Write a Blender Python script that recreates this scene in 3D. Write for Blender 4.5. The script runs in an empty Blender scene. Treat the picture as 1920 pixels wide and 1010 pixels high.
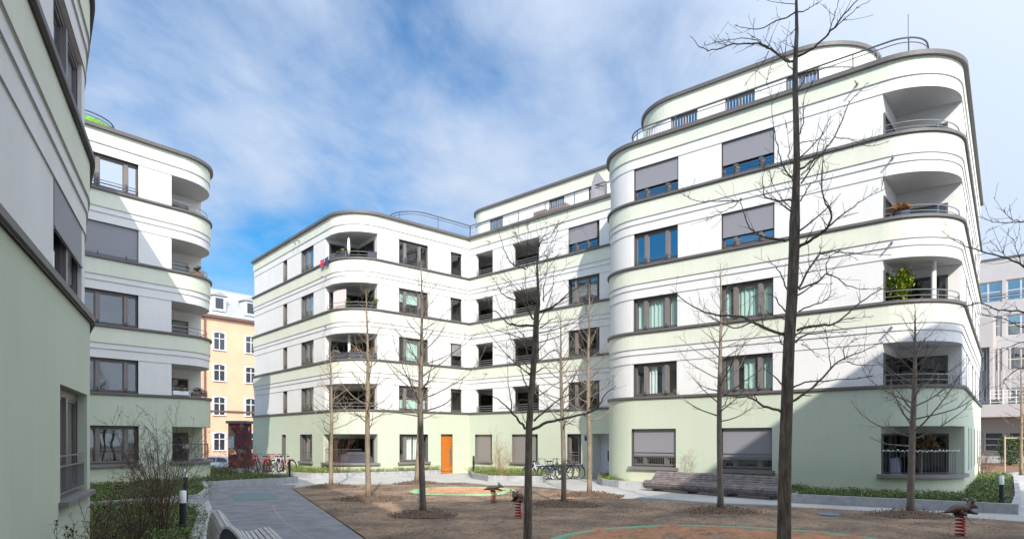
import bpy, math, random
import numpy as np
from mathutils import Vector
R = math.radians
scene = bpy.context.scene
COL = scene.collection

# ------------------------------------------------------------------ camera, sky, sun
F, HZ, CX = 1230.0, 822.0, 960.0          # focal length, horizon and centre, in photo pixels
CAMZ = 2.15
cam = bpy.data.cameras.new('camera'); camo = bpy.data.objects.new('camera', cam); COL.objects.link(camo)
cam.sensor_width = 36; cam.lens = 36*F/1920
cam.shift_y = (HZ-505)/1920
cam.clip_start = .1; cam.clip_end = 2000
camo.location = (0, 0, CAMZ); camo.rotation_euler = (R(90), 0, 0)
scene.camera = camo
SUN_EL = math.atan2(.69, math.hypot(.15, 1)); SUN_DIR = Vector((.15, -1, .69)).normalized()
sl = bpy.data.lights.new('sun', 'SUN'); so = bpy.data.objects.new('sun', sl); COL.objects.link(so)
sl.energy = 3.75; sl.angle = R(.5); sl.color = (1, .94, .85)
so.rotation_euler = SUN_DIR.to_track_quat('Z', 'Y').to_euler()
W = bpy.data.worlds.new('World'); scene.world = W; W.use_nodes = True
nt = W.node_tree; N = nt.nodes; L = nt.links; N.clear()
def wn(t, **k):
    n = N.new(t)
    for a, b in k.items(): setattr(n, a, b)
    return n
def wmath(op, a, b=None):
    n = wn('ShaderNodeMath', operation=op)
    for i, v in enumerate((a, b)):
        if v is None: continue
        if isinstance(v, (int, float)): n.inputs[i].default_value = v
        else: L.new(v, n.inputs[i])
    return n.outputs[0]
sky = wn('ShaderNodeTexSky', sky_type='NISHITA'); sky.sun_disc = False
sky.sun_elevation = SUN_EL; sky.sun_rotation = R(171.5)
sky.air_density = 1.15; sky.dust_density = .35; sky.ozone_density = 3.2
tc = wn('ShaderNodeTexCoord'); sx = wn('ShaderNodeSeparateXYZ'); L.new(tc.outputs['Generated'], sx.inputs[0])
den = wmath('ADD', wmath('MAXIMUM', sx.outputs[2], 0.0), .16)
u = wmath('DIVIDE', sx.outputs[0], den); v = wmath('DIVIDE', sx.outputs[1], den)
cb = wn('ShaderNodeCombineXYZ'); L.new(u, cb.inputs[0]); L.new(v, cb.inputs[1])
mp = wn('ShaderNodeMapping'); L.new(cb.outputs[0], mp.inputs[0]); mp.inputs['Rotation'].default_value = (0, 0, R(-35)); mp.inputs['Scale'].default_value = (1.0, .72, 1)
mp.inputs['Location'].default_value = (3.1, .4, 0)
n1 = wn('ShaderNodeTexNoise'); n1.inputs['Scale'].default_value = 1.15; n1.inputs['Detail'].default_value = 8; n1.inputs['Roughness'].default_value = .55; n1.inputs['Distortion'].default_value = .35
n2 = wn('ShaderNodeTexNoise'); n2.inputs['Scale'].default_value = 3.6; n2.inputs['Detail'].default_value = 6; n2.inputs['Roughness'].default_value = .6; n2.inputs['Distortion'].default_value = .6
L.new(mp.outputs[0], n1.inputs[0]); L.new(mp.outputs[0], n2.inputs[0])
cov = wmath('ADD', wmath('MULTIPLY', n1.outputs[0], 1.25), wmath('MULTIPLY', n2.outputs[0], .36))
cov = wmath('ADD', cov, wmath('MULTIPLY', sx.outputs[0], .33))
mr = wn('ShaderNodeMapRange'); mr.interpolation_type = 'SMOOTHSTEP'; L.new(cov, mr.inputs[0])
mr.inputs[1].default_value = .40; mr.inputs[2].default_value = 1.0; mr.inputs[3].default_value = .0; mr.inputs[4].default_value = .90
hs = wn('ShaderNodeHueSaturation'); hs.inputs['Saturation'].default_value = 1.5; hs.inputs['Value'].default_value = .88; L.new(sky.outputs[0], hs.inputs['Color'])
mix = wn('ShaderNodeMix', data_type='RGBA'); L.new(mr.outputs[0], mix.inputs[0]); L.new(hs.outputs[0], mix.inputs[6]); 
# extra cloud brightness added towards the sun, out of view, to fill shaded walls
dt = wn('ShaderNodeVectorMath', operation='DOT_PRODUCT'); L.new(tc.outputs['Generated'], dt.inputs[0]); dt.inputs[1].default_value = tuple(SUN_DIR)
pw = wmath('POWER', wmath('MULTIPLY', wmath('ADD', dt.outputs['Value'], 1.0), .5), 2.0)
cs = wmath('ADD', wmath('MULTIPLY', pw, 2.35), .74)
cv = wn('ShaderNodeVectorMath', operation='SCALE'); cv.inputs[0].default_value = (4.75, 5.35, 6.35); L.new(cs, cv.inputs['Scale']); L.new(cv.outputs[0], mix.inputs[7])
bg = wn('ShaderNodeBackground'); L.new(mix.outputs[2], bg.inputs[0]); bg.inputs[1].default_value = .125
ow = wn('ShaderNodeOutputWorld'); L.new(bg.outputs[0], ow.inputs[0])
vs = scene.view_settings; vs.view_transform = 'Standard'; vs.look = 'None'; vs.exposure = .47; vs.gamma = 1

# ------------------------------------------------------------------ helpers
def G(x, y, z=0.0):                        # photo pixel on a horizontal plane -> ground point
    Y = F*(CAMZ-z)/(y-HZ); return ((x-CX)/F*Y, Y)
def PX(x, y, Y):                           # photo pixel at a known depth -> 3D point
    return Vector(((x-CX)/F*Y, Y, CAMZ+(HZ-y)/F*Y))

class MB:
    def __init__(s): s.v = []; s.f = []; s.m = []
    def poly(s, pts, m=0):
        b = len(s.v); s.v += [tuple(p) for p in pts]; s.f.append(tuple(range(b, b+len(pts)))); s.m.append(m)
    def box(s, O, u, n, w0, w1, d0, d1, z0, z1, m=0):      # O origin (x,y), u along, n outward, in plan
        b = len(s.v)
        for z in (z0, z1):
            for (a, d) in ((w0, d0), (w1, d0), (w1, d1), (w0, d1)):
                s.v.append((O[0]+u[0]*a+n[0]*d, O[1]+u[1]*a+n[1]*d, z))
        for q in ((0, 3, 2, 1), (4, 5, 6, 7), (0, 1, 5, 4), (1, 2, 6, 5), (2, 3, 7, 6), (3, 0, 4, 7)):
            s.f.append(tuple(b+i for i in q)); s.m.append(m)
    def tube(s, pts, r, n=6, m=0, cap=True):
        pts = [Vector(p) for p in pts]
        if len(pts) < 2: return
        rs = r if isinstance(r, (list, tuple)) else [r]*len(pts)
        t = (pts[1]-pts[0]).normalized()
        a = t.orthogonal().normalized(); b0 = len(s.v)
        for i, p in enumerate(pts):
            if 0 < i < len(pts)-1: t = (pts[i+1]-pts[i-1])
            elif i: t = pts[i]-pts[i-1]
            if t.length < 1e-9: t = Vector((0, 0, 1))
            t.normalize(); a = (a - t*a.dot(t))
            if a.length < 1e-6: a = t.orthogonal()
            a.normalize(); b = t.cross(a)
            for k in range(n):
                an = 2*math.pi*k/n
                s.v.append(tuple(p + (a*math.cos(an)+b*math.sin(an))*rs[i]))
        for i in range(len(pts)-1):
            for k in range(n):
                k2 = (k+1) % n
                s.f.append((b0+i*n+k, b0+i*n+k2, b0+(i+1)*n+k2, b0+(i+1)*n+k)); s.m.append(m)
        if cap:
            s.f.append(tuple(b0+k for k in range(n))[::-1]); s.m.append(m)
            e = b0+(len(pts)-1)*n; s.f.append(tuple(e+k for k in range(n))); s.m.append(m)
    def lathe(s, c, prof, n=16, m=0):                     # prof: (r,z)
        b0 = len(s.v)
        for (r, z) in prof:
            for k in range(n):
                a = 2*math.pi*k/n; s.v.append((c[0]+r*math.cos(a), c[1]+r*math.sin(a), c[2]+z))
        for i in range(len(prof)-1):
            for k in range(n):
                k2 = (k+1) % n; s.f.append((b0+i*n+k, b0+i*n+k2, b0+(i+1)*n+k2, b0+(i+1)*n+k)); s.m.append(m)
    def blob(s, c, r, n=10, seed=0, rough=.15, m=0, rot=None):         # rough ellipsoid
        rn = random.Random(seed); b0 = len(s.v); rings = n//2+1
        for i in range(rings+1):
            th = math.pi*i/rings
            for k in range(n):
                ph = 2*math.pi*k/n; q = 1+rough*(rn.random()-.5)*2
                p = Vector((r[0]*math.sin(th)*math.cos(ph)*q, r[1]*math.sin(th)*math.sin(ph)*q, r[2]*math.cos(th)*q))
                if rot: p = rot @ p
                s.v.append(tuple(Vector(c)+p))
        for i in range(rings):
            for k in range(n):
                k2 = (k+1) % n; s.f.append((b0+i*n+k, b0+(i+1)*n+k, b0+(i+1)*n+k2, b0+i*n+k2)); s.m.append(m)

def rootloc(p):
    while p is not None and p.parent is not None: p = p.parent
    return Vector(p.location) if p is not None else Vector((0, 0, 0))
def obj(name, mb, mats, parent=None, smooth=False, loc=None):
    me = bpy.data.meshes.new(name)
    off = rootloc(parent) if parent else Vector(loc or (0, 0, 0))
    if not mb.v: mb.v = [(0, 0, -5)]
    vv = np.array(mb.v, dtype=float)-np.array(off)
    me.from_pydata([tuple(x) for x in vv], [], mb.f)
    if not isinstance(mats, (list, tuple)): mats = [mats]
    for m in mats: me.materials.append(m)
    if len(mats) > 1: me.polygons.foreach_set('material_index', mb.m)
    if smooth: me.polygons.foreach_set('use_smooth', [True]*len(me.polygons))
    me.update()
    o = bpy.data.objects.new(name, me); COL.objects.link(o)
    if parent: o.parent = parent
    else: o.location = off
    return o
def tag(o, label, cat, group=None, kind=None):
    o['label'] = label; o['category'] = cat
    if group: o['group'] = group
    if kind: o['kind'] = kind
    return o
def thing(name, label, cat, loc, group=None):
    o = bpy.data.objects.new(name, None); o.empty_display_size = .3; COL.objects.link(o); o.location = loc
    return tag(o, label, cat, group)
def struct(name, mb, mats, smooth=False):
    o = obj(name, mb, mats, None, smooth); o['kind'] = 'structure'; return o

# ------------------------------------------------------------------ materials
def mat(name, col, rough=.8, var=.0, vscale=3.0, bump=0.0, bscale=60.0, metal=0.0, col2=None, spec=.4, stretch=None, detail=6):
    m = bpy.data.materials.new(name); m.use_nodes = True; t = m.node_tree; b = t.nodes['Principled BSDF']
    b.inputs['Roughness'].default_value = rough; b.inputs['Metallic'].default_value = metal
    b.inputs['Specular IOR Level'].default_value = spec
    b.inputs['Base Color'].default_value = (*col, 1)
    tc = t.nodes.new('ShaderNodeTexCoord'); src = tc.outputs['Object']
    if stretch:
        mp = t.nodes.new('ShaderNodeMapping'); mp.inputs['Scale'].default_value = stretch; t.links.new(src, mp.inputs[0]); src = mp.outputs[0]
    if var or col2:
        n = t.nodes.new('ShaderNodeTexNoise'); n.inputs['Scale'].default_value = vscale; n.inputs['Detail'].default_value = detail; n.inputs['Roughness'].default_value = .62
        t.links.new(src, n.inputs[0])
        r = t.nodes.new('ShaderNodeValToRGB'); c2 = col2 or tuple(c*(1+var) for c in col); c1 = col if col2 else tuple(c*(1-var) for c in col)
        r.color_ramp.elements[0].position = .34; r.color_ramp.elements[1].position = .66
        r.color_ramp.elements[0].color = (*c1, 1); r.color_ramp.elements[1].color = (*c2, 1)
        t.links.new(n.outputs[0], r.inputs[0]); t.links.new(r.outputs[0], b.inputs['Base Color'])
    if bump:
        n = t.nodes.new('ShaderNodeTexNoise'); n.inputs['Scale'].default_value = bscale; n.inputs['Detail'].default_value = 5; t.links.new(src, n.inputs[0])
        bp = t.nodes.new('ShaderNodeBump'); bp.inputs['Strength'].default_value = bump; bp.inputs['Distance'].default_value = .02
        t.links.new(n.outputs[0], bp.inputs['Height']); t.links.new(bp.outputs[0], b.inputs['Normal'])
    return m
def plaster(name, col, dirt=.05, base=None):
    """render: faint clouding, fine grain, faint vertical weathering streaks; base = second colour mixed in towards the foot of the wall"""
    m = mat(name, col, .92, 0, bump=.28, bscale=60, spec=.2); t = m.node_tree; b = t.nodes['Principled BSDF']
    tc = t.nodes.new('ShaderNodeTexCoord'); n = t.nodes.new('ShaderNodeTexNoise'); n.inputs['Scale'].default_value = .9; n.inputs['Detail'].default_value = 7
    t.links.new(tc.outputs['Object'], n.inputs[0])
    mp = t.nodes.new('ShaderNodeMapping'); mp.inputs['Scale'].default_value = (2.6, 2.6, .22); t.links.new(tc.outputs['Object'], mp.inputs[0])
    n2 = t.nodes.new('ShaderNodeTexNoise'); n2.inputs['Scale'].default_value = 2.2; n2.inputs['Detail'].default_value = 8; n2.inputs['Roughness'].default_value = .7; t.links.new(mp.outputs[0], n2.inputs[0])
    a = t.nodes.new('ShaderNodeMath'); a.operation = 'ADD'; t.links.new(n.outputs[0], a.inputs[0]); t.links.new(n2.outputs[0], a.inputs[1])
    r = t.nodes.new('ShaderNodeMapRange'); r.inputs[1].default_value = .75; r.inputs[2].default_value = 1.3; r.inputs[3].default_value = 1+dirt*.3; r.inputs[4].default_value = 1-dirt*1.1
    t.links.new(a.outputs[0], r.inputs[0])
    mx = t.nodes.new('ShaderNodeVectorMath'); mx.operation = 'SCALE'; mx.inputs[0].default_value = col; t.links.new(r.outputs[0], mx.inputs['Scale'])
    out = mx.outputs[0]
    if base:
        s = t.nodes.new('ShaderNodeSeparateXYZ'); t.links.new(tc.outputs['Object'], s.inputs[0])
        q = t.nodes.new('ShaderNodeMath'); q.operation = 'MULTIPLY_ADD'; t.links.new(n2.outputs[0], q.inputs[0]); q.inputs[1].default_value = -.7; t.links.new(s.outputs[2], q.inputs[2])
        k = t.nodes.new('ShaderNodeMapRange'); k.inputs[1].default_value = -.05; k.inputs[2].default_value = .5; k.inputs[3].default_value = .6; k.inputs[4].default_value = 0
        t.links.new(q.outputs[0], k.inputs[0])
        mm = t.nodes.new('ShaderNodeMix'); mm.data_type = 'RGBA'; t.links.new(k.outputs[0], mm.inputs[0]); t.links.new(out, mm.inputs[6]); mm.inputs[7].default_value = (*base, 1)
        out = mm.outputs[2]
    t.links.new(out, b.inputs['Base Color'])
    return m
def glass(name, tint=(.55, .62, .6), base=.16, k=1.6):
    m = bpy.data.materials.new(name); m.use_nodes = True; t = m.node_tree; t.nodes.clear()
    tr = t.nodes.new('ShaderNodeBsdfTransparent'); tr.inputs[0].default_value = (*tint, 1)
    gl = t.nodes.new('ShaderNodeBsdfGlossy'); gl.inputs['Roughness'].default_value = .02; gl.inputs[0].default_value = (.93, .97, 1, 1)
    tc = t.nodes.new('ShaderNodeTexCoord'); n = t.nodes.new('ShaderNodeTexNoise'); n.inputs['Scale'].default_value = 1.1; n.inputs['Detail'].default_value = 1
    bp = t.nodes.new('ShaderNodeBump'); bp.inputs['Strength'].default_value = .05; bp.inputs['Distance'].default_value = .1
    t.links.new(tc.outputs['Object'], n.inputs[0]); t.links.new(n.outputs[0], bp.inputs['Height']); t.links.new(bp.outputs[0], gl.inputs['Normal'])
    fr = t.nodes.new('ShaderNodeFresnel'); ge = t.nodes.new('ShaderNodeNewGeometry'); bi = t.nodes.new('ShaderNodeMath'); bi.operation = 'MULTIPLY_ADD'; bi.inputs[1].default_value = -.8333; bi.inputs[2].default_value = 1.5; t.links.new(ge.outputs['Backfacing'], bi.inputs[0]); t.links.new(bi.outputs[0], fr.inputs[0])
    a = t.nodes.new('ShaderNodeMath'); a.operation = 'MULTIPLY_ADD'; t.links.new(fr.outputs[0], a.inputs[0]); a.inputs[1].default_value = k; a.inputs[2].default_value = base; a.use_clamp = True
    mx = t.nodes.new('ShaderNodeMixShader'); t.links.new(a.outputs[0], mx.inputs[0]); t.links.new(tr.outputs[0], mx.inputs[1]); t.links.new(gl.outputs[0], mx.inputs[2])
    o = t.nodes.new('ShaderNodeOutputMaterial'); t.links.new(mx.outputs[0], o.inputs[0]); return m
def wavemat(name, c1, c2, axis, scale, rough=.8, dist=0.0, bump=.3, bw='BANDS'):
    m = bpy.data.materials.new(name); m.use_nodes = True; t = m.node_tree; b = t.nodes['Principled BSDF']; b.inputs['Roughness'].default_value = rough
    tc = t.nodes.new('ShaderNodeTexCoord'); w = t.nodes.new('ShaderNodeTexWave'); w.bands_direction = axis; w.inputs['Scale'].default_value = scale; w.inputs['Distortion'].default_value = dist
    w.inputs['Detail'].default_value = 3
    t.links.new(tc.outputs['Object'], w.inputs[0]); r = t.nodes.new('ShaderNodeValToRGB'); r.color_ramp.elements[0].color = (*c1, 1); r.color_ramp.elements[1].color = (*c2, 1)
    t.links.new(w.outputs[0], r.inputs[0]); t.links.new(r.outputs[0], b.inputs['Base Color'])
    bp = t.nodes.new('ShaderNodeBump'); bp.inputs['Strength'].default_value = bump; bp.inputs['Distance'].default_value = .01; t.links.new(w.outputs[0], bp.inputs['Height']); t.links.new(bp.outputs[0], b.inputs['Normal'])
    return m

M_white = plaster('white_render', (.735, .72, .695), .06)
M_band = plaster('pale_green_render', (.68, .695, .575), .06)
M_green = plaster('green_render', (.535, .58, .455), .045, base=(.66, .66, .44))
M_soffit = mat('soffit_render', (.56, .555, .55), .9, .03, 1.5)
M_cornice = mat('cornice_metal', (.125, .112, .106), .55, .10, 1.2, spec=.5)
M_joint_shade = mat('joint_shade_strip', (.34, .34, .33), .7)  # dark tone stands in for shade under the bands; also the plinth line
M_roof = mat('roof_membrane', (.3, .3, .3), .9, .1)
M_frame = mat('window_frame_bronze', (.10, .09, .085), .45, .05, 2, spec=.5)
M_mull = mat('mullion_bronze', (.19, .165, .155), .45, .05, 2, spec=.5)
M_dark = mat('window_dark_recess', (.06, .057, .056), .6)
M_sill = mat('window_sill_metal', (.20, .185, .18), .5, .08, 2)
M_rail = mat('railing_metal', (.30, .30, .30), .4, .04, metal=.5)
M_raildk = mat('railing_dark', (.11, .11, .115), .45, metal=.3)
M_shut = wavemat('roller_shutter', (.235, .23, .25), (.275, .27, .29), 'Z', 9, .6, 0, .35)
M_shutbr = wavemat('roller_shutter_brown', (.22, .20, .185), (.27, .25, .23), 'Z', 9, .6, 0, .35)
M_room = mat('room_lining', (.17, .16, .15), .9, .2, 1.5)
M_glass = glass('window_glass', base=.07, k=1.3)
M_glassb = glass('window_glass_mirror', (.35, .42, .42), .42, 1.4)
M_glassc = glass('clear_window_glass', (.86, .92, .9), .05, 1.2)
M_glassd = glass('loggia_glass', (.4, .45, .45), .04, 1.0)
M_cgreen = mat('curtain_pale_green', (.52, .66, .60), .9, .12, 6, stretch=(6, 6, .2))
M_cwhite = mat('curtain_white', (.78, .78, .76), .9, .08, 6)
M_cpink = mat('curtain_pink', (.62, .45, .44), .9, .1, 6)
M_cbeige = mat('curtain_beige', (.60, .42, .26), .9, .1, 6)
M_door = wavemat('orange_wood_door', (.46, .13, .015), (.56, .18, .025), 'Z', 2.2, .4, 6, .05)
M_doorbr = mat('brown_wood_door', (.10, .045, .025), .5, .2, 6, stretch=(1, 1, .2))
M_steel = mat('stainless_steel', (.55, .55, .56), .3, metal=.9)
M_panel = mat('entrance_panel', (.56, .58, .64), .7, .03)
M_blue = mat('blue_sign_enamel', (.03, .05, .20), .35)
M_signw = mat('sign_white', (.8, .8, .8), .4)

# ------------------------------------------------------------------ plan paths
def make_path(verts, radii):
    """closed CCW plan with filleted corners"""
    n = len(verts); out = []
    for i in range(n):
        P = Vector(verts[i]); A = Vector(verts[i-1]); B = Vector(verts[(i+1) % n]); r = radii[i]
        if not r: out.append(P); continue
        a = (A-P).normalized(); b = (B-P).normalized(); ang = a.angle(b); Lt = r/math.tan(ang/2)
        T1 = P+a*Lt; T2 = P+b*Lt; C = P+(a+b).normalized()*(r/math.sin(ang/2))
        v1 = T1-C; v2 = T2-C; sw = math.pi-ang; k = max(4, int(sw/R(5)))
        sg = 1 if (v1.x*v2.y-v1.y*v2.x) > 0 else -1
        for j in range(k+1):
            th = sg*sw*j/k; out.append(C+Vector((v1.x*math.cos(th)-v1.y*math.sin(th), v1.x*math.sin(th)+v1.y*math.cos(th))))
    return out
class Path:
    def __init__(s, verts, radii, closed=True):
        s.closed = closed
        if closed: s.p = make_path(verts, radii); s.p.append(s.p[0].copy())
        else:
            q = make_path(verts, radii); s.p = q
        s.s = [0.0]
        for a, b in zip(s.p, s.p[1:]): s.s.append(s.s[-1]+(b-a).length)
        s.len = s.s[-1]; m = len(s.p); s.n = []
        sn = [Vector(((b-a).y, -(b-a).x)).normalized() for a, b in zip(s.p, s.p[1:])]
        for i in range(m):
            if closed: n0 = sn[(i-1) % (m-1)]; n1 = sn[i % (m-1)]
            else: n0 = sn[max(i-1, 0)]; n1 = sn[min(i, m-2)]
            s.n.append((n0+n1)/(1+n0.dot(n1)))
        s.sn = sn
    def pt(s, t, o=0.0):
        t = min(max(t, 0), s.len)
        for i in range(len(s.p)-1):
            if t <= s.s[i+1]+1e-9:
                f = (t-s.s[i])/max(s.s[i+1]-s.s[i], 1e-9)
                return (s.p[i]+s.n[i]*o)*(1-f)+(s.p[i+1]+s.n[i+1]*o)*f
    def nrm(s, t):
        for i in range(len(s.p)-1):
            if t <= s.s[i+1]+1e-9: return s.sn[i]
        return s.sn[-1]
    def sx(s, x, o=0.0):                    # arc length where the ray through photo column x first meets the path
        k = (x-CX)/F; best = None
        for i in range(len(s.p)-1):
            a = s.p[i]+s.n[i]*o; d = s.p[i+1]+s.n[i+1]*o-a; q = d.x-k*d.y
            if abs(q) < 1e-9: continue
            t = (k*a.y-a.x)/q
            if -1e-6 <= t <= 1+1e-6:
                Y = a.y+t*d.y
                if Y > 1 and (best is None or Y < best[0]): best = (Y, s.s[i]+t*(s.s[i+1]-s.s[i]))
        return best[1]
    def seq(s, s0, s1, extra=()):
        r = [t for t in s.s if s0+1e-4 < t < s1-1e-4]+[e for e in extra if s0+1e-4 < e < s1-1e-4]
        return sorted([s0]+r+[s1])
def strip(mb, P, z0, z1, o0, o1, m, ops=(), s0=0, s1=None):
    """surface between (z0,offset o0) and (z1,offset o1), openings left out"""
    s1 = P.len if s1 is None else s1
    ss = sorted(set(P.seq(s0, s1, [a for q in ops for a in q[:2]])))
    zs = sorted(set([z0, z1]+[z for q in ops for z in q[2:4] if z0 < z < z1])) if abs(z1-z0) > 1e-6 else [z0, z1]
    for a, b in zip(ss, ss[1:]):
        if b-a < 1e-5: continue
        for c, d in zip(zs, zs[1:]):
            sm = (a+b)/2; zm = (c+d)/2
            if any(q[0] < sm < q[1] and q[2] < zm < q[3] for q in ops): continue
            f0 = 0 if z1 == z0 else (c-z0)/(z1-z0); f1 = 1 if z1 == z0 else (d-z0)/(z1-z0)
            oa = o0+(o1-o0)*f0; ob = o0+(o1-o0)*f1
            p, q2 = P.pt(a, oa), P.pt(b, oa); r, t = P.pt(b, ob), P.pt(a, ob)
            mb.poly([(p.x, p.y, c), (q2.x, q2.y, c), (r.x, r.y, d), (t.x, t.y, d)], m)
def ring(mb, P, z0, z1, oi, oo, m, s0=0, s1=None):
    """rectangular bar running along the path"""
    strip(mb, P, z0, z1, oo, oo, m, (), s0, s1); strip(mb, P, z1, z1, oo, oi, m, (), s0, s1)
    strip(mb, P, z0, z0, oi, oo, m, (), s0, s1); strip(mb, P, z1, z0, oi, oi, m, (), s0, s1)
    s1b = P.len if s1 is None else s1
    if not (s0 == 0 and s1 is None):
        for t in (s0, s1b):
            a, b = P.pt(t, oi), P.pt(t, oo); mb.poly([(a.x, a.y, z0), (b.x, b.y, z0), (b.x, b.y, z1), (a.x, a.y, z1)], m)

S = 2.85
class Building:
    def __init__(s, root, P, c1, vis):
        s.root, s.P, s.c1 = root, P, c1; s.c = [0, c1, c1+S, c1+2*S, c1+3*S]; s.roof = s.c[4]+2.6
        s.ops = []; s.vis = vis
    def zr(s, k):                          # window zone of storey k
        if k == 0: return (s.c1-1.4-1.64, s.c1-1.4)
        return (s.c[k], s.c[k]+1.45)
    def walls(s):
        P = s.P; c = s.c; w = MB(); j = MB(); GO = .08
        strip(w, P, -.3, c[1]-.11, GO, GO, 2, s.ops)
        for k in (1, 2, 3, 4):
            head = c[k]+1.45; strip(w, P, c[k], head, 0, 0, 0, s.ops)
            if k < 4: bands = [(head, c[k]+1.83, .022, 0), (c[k]+1.83, c[k]+2.07, .05, 0), (c[k]+2.07, c[k]+2.74, .08, 1)]
            else: bands = [(head, c[k]+1.86, .022, 0), (c[k]+1.86, c[k]+2.45, .06, 1)]
            po = 0
            for i, (a, b, o, m) in enumerate(bands):
                strip(w, P, a, a, po, o, m); strip(w, P, a, b, o, o, m)
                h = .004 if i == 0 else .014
                ring(j, P, a-.001, a+h, o-.01, o+.003, 0); po = o  # dark strip painting the shadow gap below each band step
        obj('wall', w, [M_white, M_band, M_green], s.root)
        obj('joint_shade_strip', j, M_joint_shade, s.root)
        for k in (1, 2, 3, 4):
            q = MB(); ring(q, P, c[k]-.095, c[k], -.06, .16, 0)
            strip(q, P, c[k]-.12, c[k]-.095, .12, .12, 0); obj('cornice', q, M_cornice, s.root)
        q = MB(); ring(q, P, s.roof-.15, s.roof, -.25, .2, 0); obj('roof_cornice', q, M_cornice, s.root)
        q = MB(); q.poly([(p.x, p.y, s.roof-.06) for p in P.p[:-1]]); obj('roof', q, M_roof, s.root)
        q = MB(); ring(q, P, .28, .295, GO-.01, GO+.006, 0); obj('plinth_joint', q, M_joint_shade, s.root)
    def reveal(s, s0, s1, z0, z1, d, o, m):
        P = s.P; q = MB()
        for a in (s0, s1):
            p, r = P.pt(a, o), P.pt(a, -d); q.poly([(p.x, p.y, z0), (r.x, r.y, z0), (r.x, r.y, z1), (p.x, p.y, z1)])
        strip(q, P, z0, z0, -d, o, 0, (), s0, s1); strip(q, P, z1, z1, -d, o, 0, (), s0, s1)
        return q
    def window(s, x0, x1, k, lay=(0, .27, .75, 1), shutter=0.0, curtain=None, rail=2, shmat=None, gl=None, z=None, s01=None, sillb=True, sth=.12, name='window', depth=.17, bal=False, rev=None):
        P = s.P; s0, s1 = s01 or (P.sx(x0), P.sx(x1)); z0, z1 = z or s.zr(k); o = .08 if k == 0 else 0
        s.ops.append((s0, s1, z0, z1)); s.nw = getattr(s, 'nw', 0)+1
        A = P.pt(s0, -depth); B = P.pt(s1, -depth); u = (B-A); Lw = u.length; u.normalize(); n = Vector((u.y, -u.x))
        f = s.reveal(s0, s1, z0, z1, depth+.05, o, 0)
        fr = MB(); fw = .045
        e = .004
        fr.box(A, u, n, e, fw, -.03, .04, z0+e, z1-e); fr.box(A, u, n, Lw-fw, Lw-e, -.03, .04, z0+e, z1-e)
        fr.box(A, u, n, fw, Lw-fw, -.03, .04, z1-.13, z1-e); fr.box(A, u, n, fw, Lw-fw, -.03, .04, z0+e, z0+.10)
        W_ = obj(name, fr, M_frame, s.root)
        obj('reveal', f, rev or M_frame, W_)
        pn = MB(); pf = MB()
        for i, (a, b) in enumerate(zip(lay, lay[1:])):
            a *= Lw; b *= Lw
            if i: fr2 = .10; pf.box(A, u, n, a-.10, a+.06, -.025, .075, z0+.10, z1-.13)
            a0 = a+(.055 if i == 0 else .06); b0 = b-(.055 if i == len(lay)-2 else .10)
            sw = .035
            pf.box(A, u, n, a0, a0+sw, -.02, .02, z0+.1, z1-.13); pf.box(A, u, n, b0-sw, b0, -.02, .02, z0+.1, z1-.13)
            pf.box(A, u, n, a0+sw, b0-sw, -.02, .02, z0+.1, z0+.1+sw); pf.box(A, u, n, a0+sw, b0-sw, -.02, .02, z1-.13-sw, z1-.13)
            c0, c1, d = a0+sw, b0-sw, 0
            P0 = A+u*c0; P1 = A+u*c1
            pn.poly([(P0.x, P0.y, z0+.1+sw), (P1.x, P1.y, z0+.1+sw), (P1.x, P1.y, z1-.13-sw), (P0.x, P0.y, z1-.13-sw)])
        obj('mullion', pf, M_mull, W_); obj('pane', pn, gl or (M_glassc if curtain else M_glass), W_)
        rm = MB(); D = 1.2                                              # shallow room behind the glass
        c_ = [(A+u*.02-n*.04), (A+u*(Lw-.02)-n*.04), (A+u*(Lw-.02)-n*D), (A+u*.02-n*D)]
        zb, zt = z0+.02, z1-.02
        for (p, q) in ((1, 2), (2, 3), (3, 0)): rm.poly([(c_[p].x, c_[p].y, zb), (c_[q].x, c_[q].y, zb), (c_[q].x, c_[q].y, zt), (c_[p].x, c_[p].y, zt)])
        rm.poly([(p.x, p.y, zb) for p in c_]); rm.poly([(p.x, p.y, zt) for p in c_])
        obj('room_lining', rm, M_room, W_)
        if curtain:
            cm, spans = curtain; cu = MB()
            for (a, b, ztop, zbot) in spans:
                kk = max(4, int((b-a)*Lw/.035)); pv = None; ph = (a*37+k) % 6
                for i in range(kk+1):
                    f_ = a+(b-a)*i/kk; q = A+u*(f_*Lw)-n*(.13+.03*math.sin(i*1.25+ph)+.012*math.sin(i*.61)); 
                    if pv is not None:
                        za, zc = z0+.04+(z1-z0-.1)*zbot, z0+.04+(z1-z0-.1)*ztop
                        cu.poly([(pv.x, pv.y, za), (q.x, q.y, za), (q.x, q.y, zc), (pv.x, pv.y, zc)])
                    pv = q
            obj('curtain', cu, cm, W_, True)
        if shutter:
            sh = MB(); zb = z1-(z1-z0)*shutter
            sh.box(A, u, n, .03, Lw-.03, .09, .105, zb, z1-.01); sh.box(A, u, n, .03, Lw-.03, .08, .12, zb-.03, zb+.002)
            obj('roller_shutter', sh, shmat or M_shut, W_)
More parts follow.
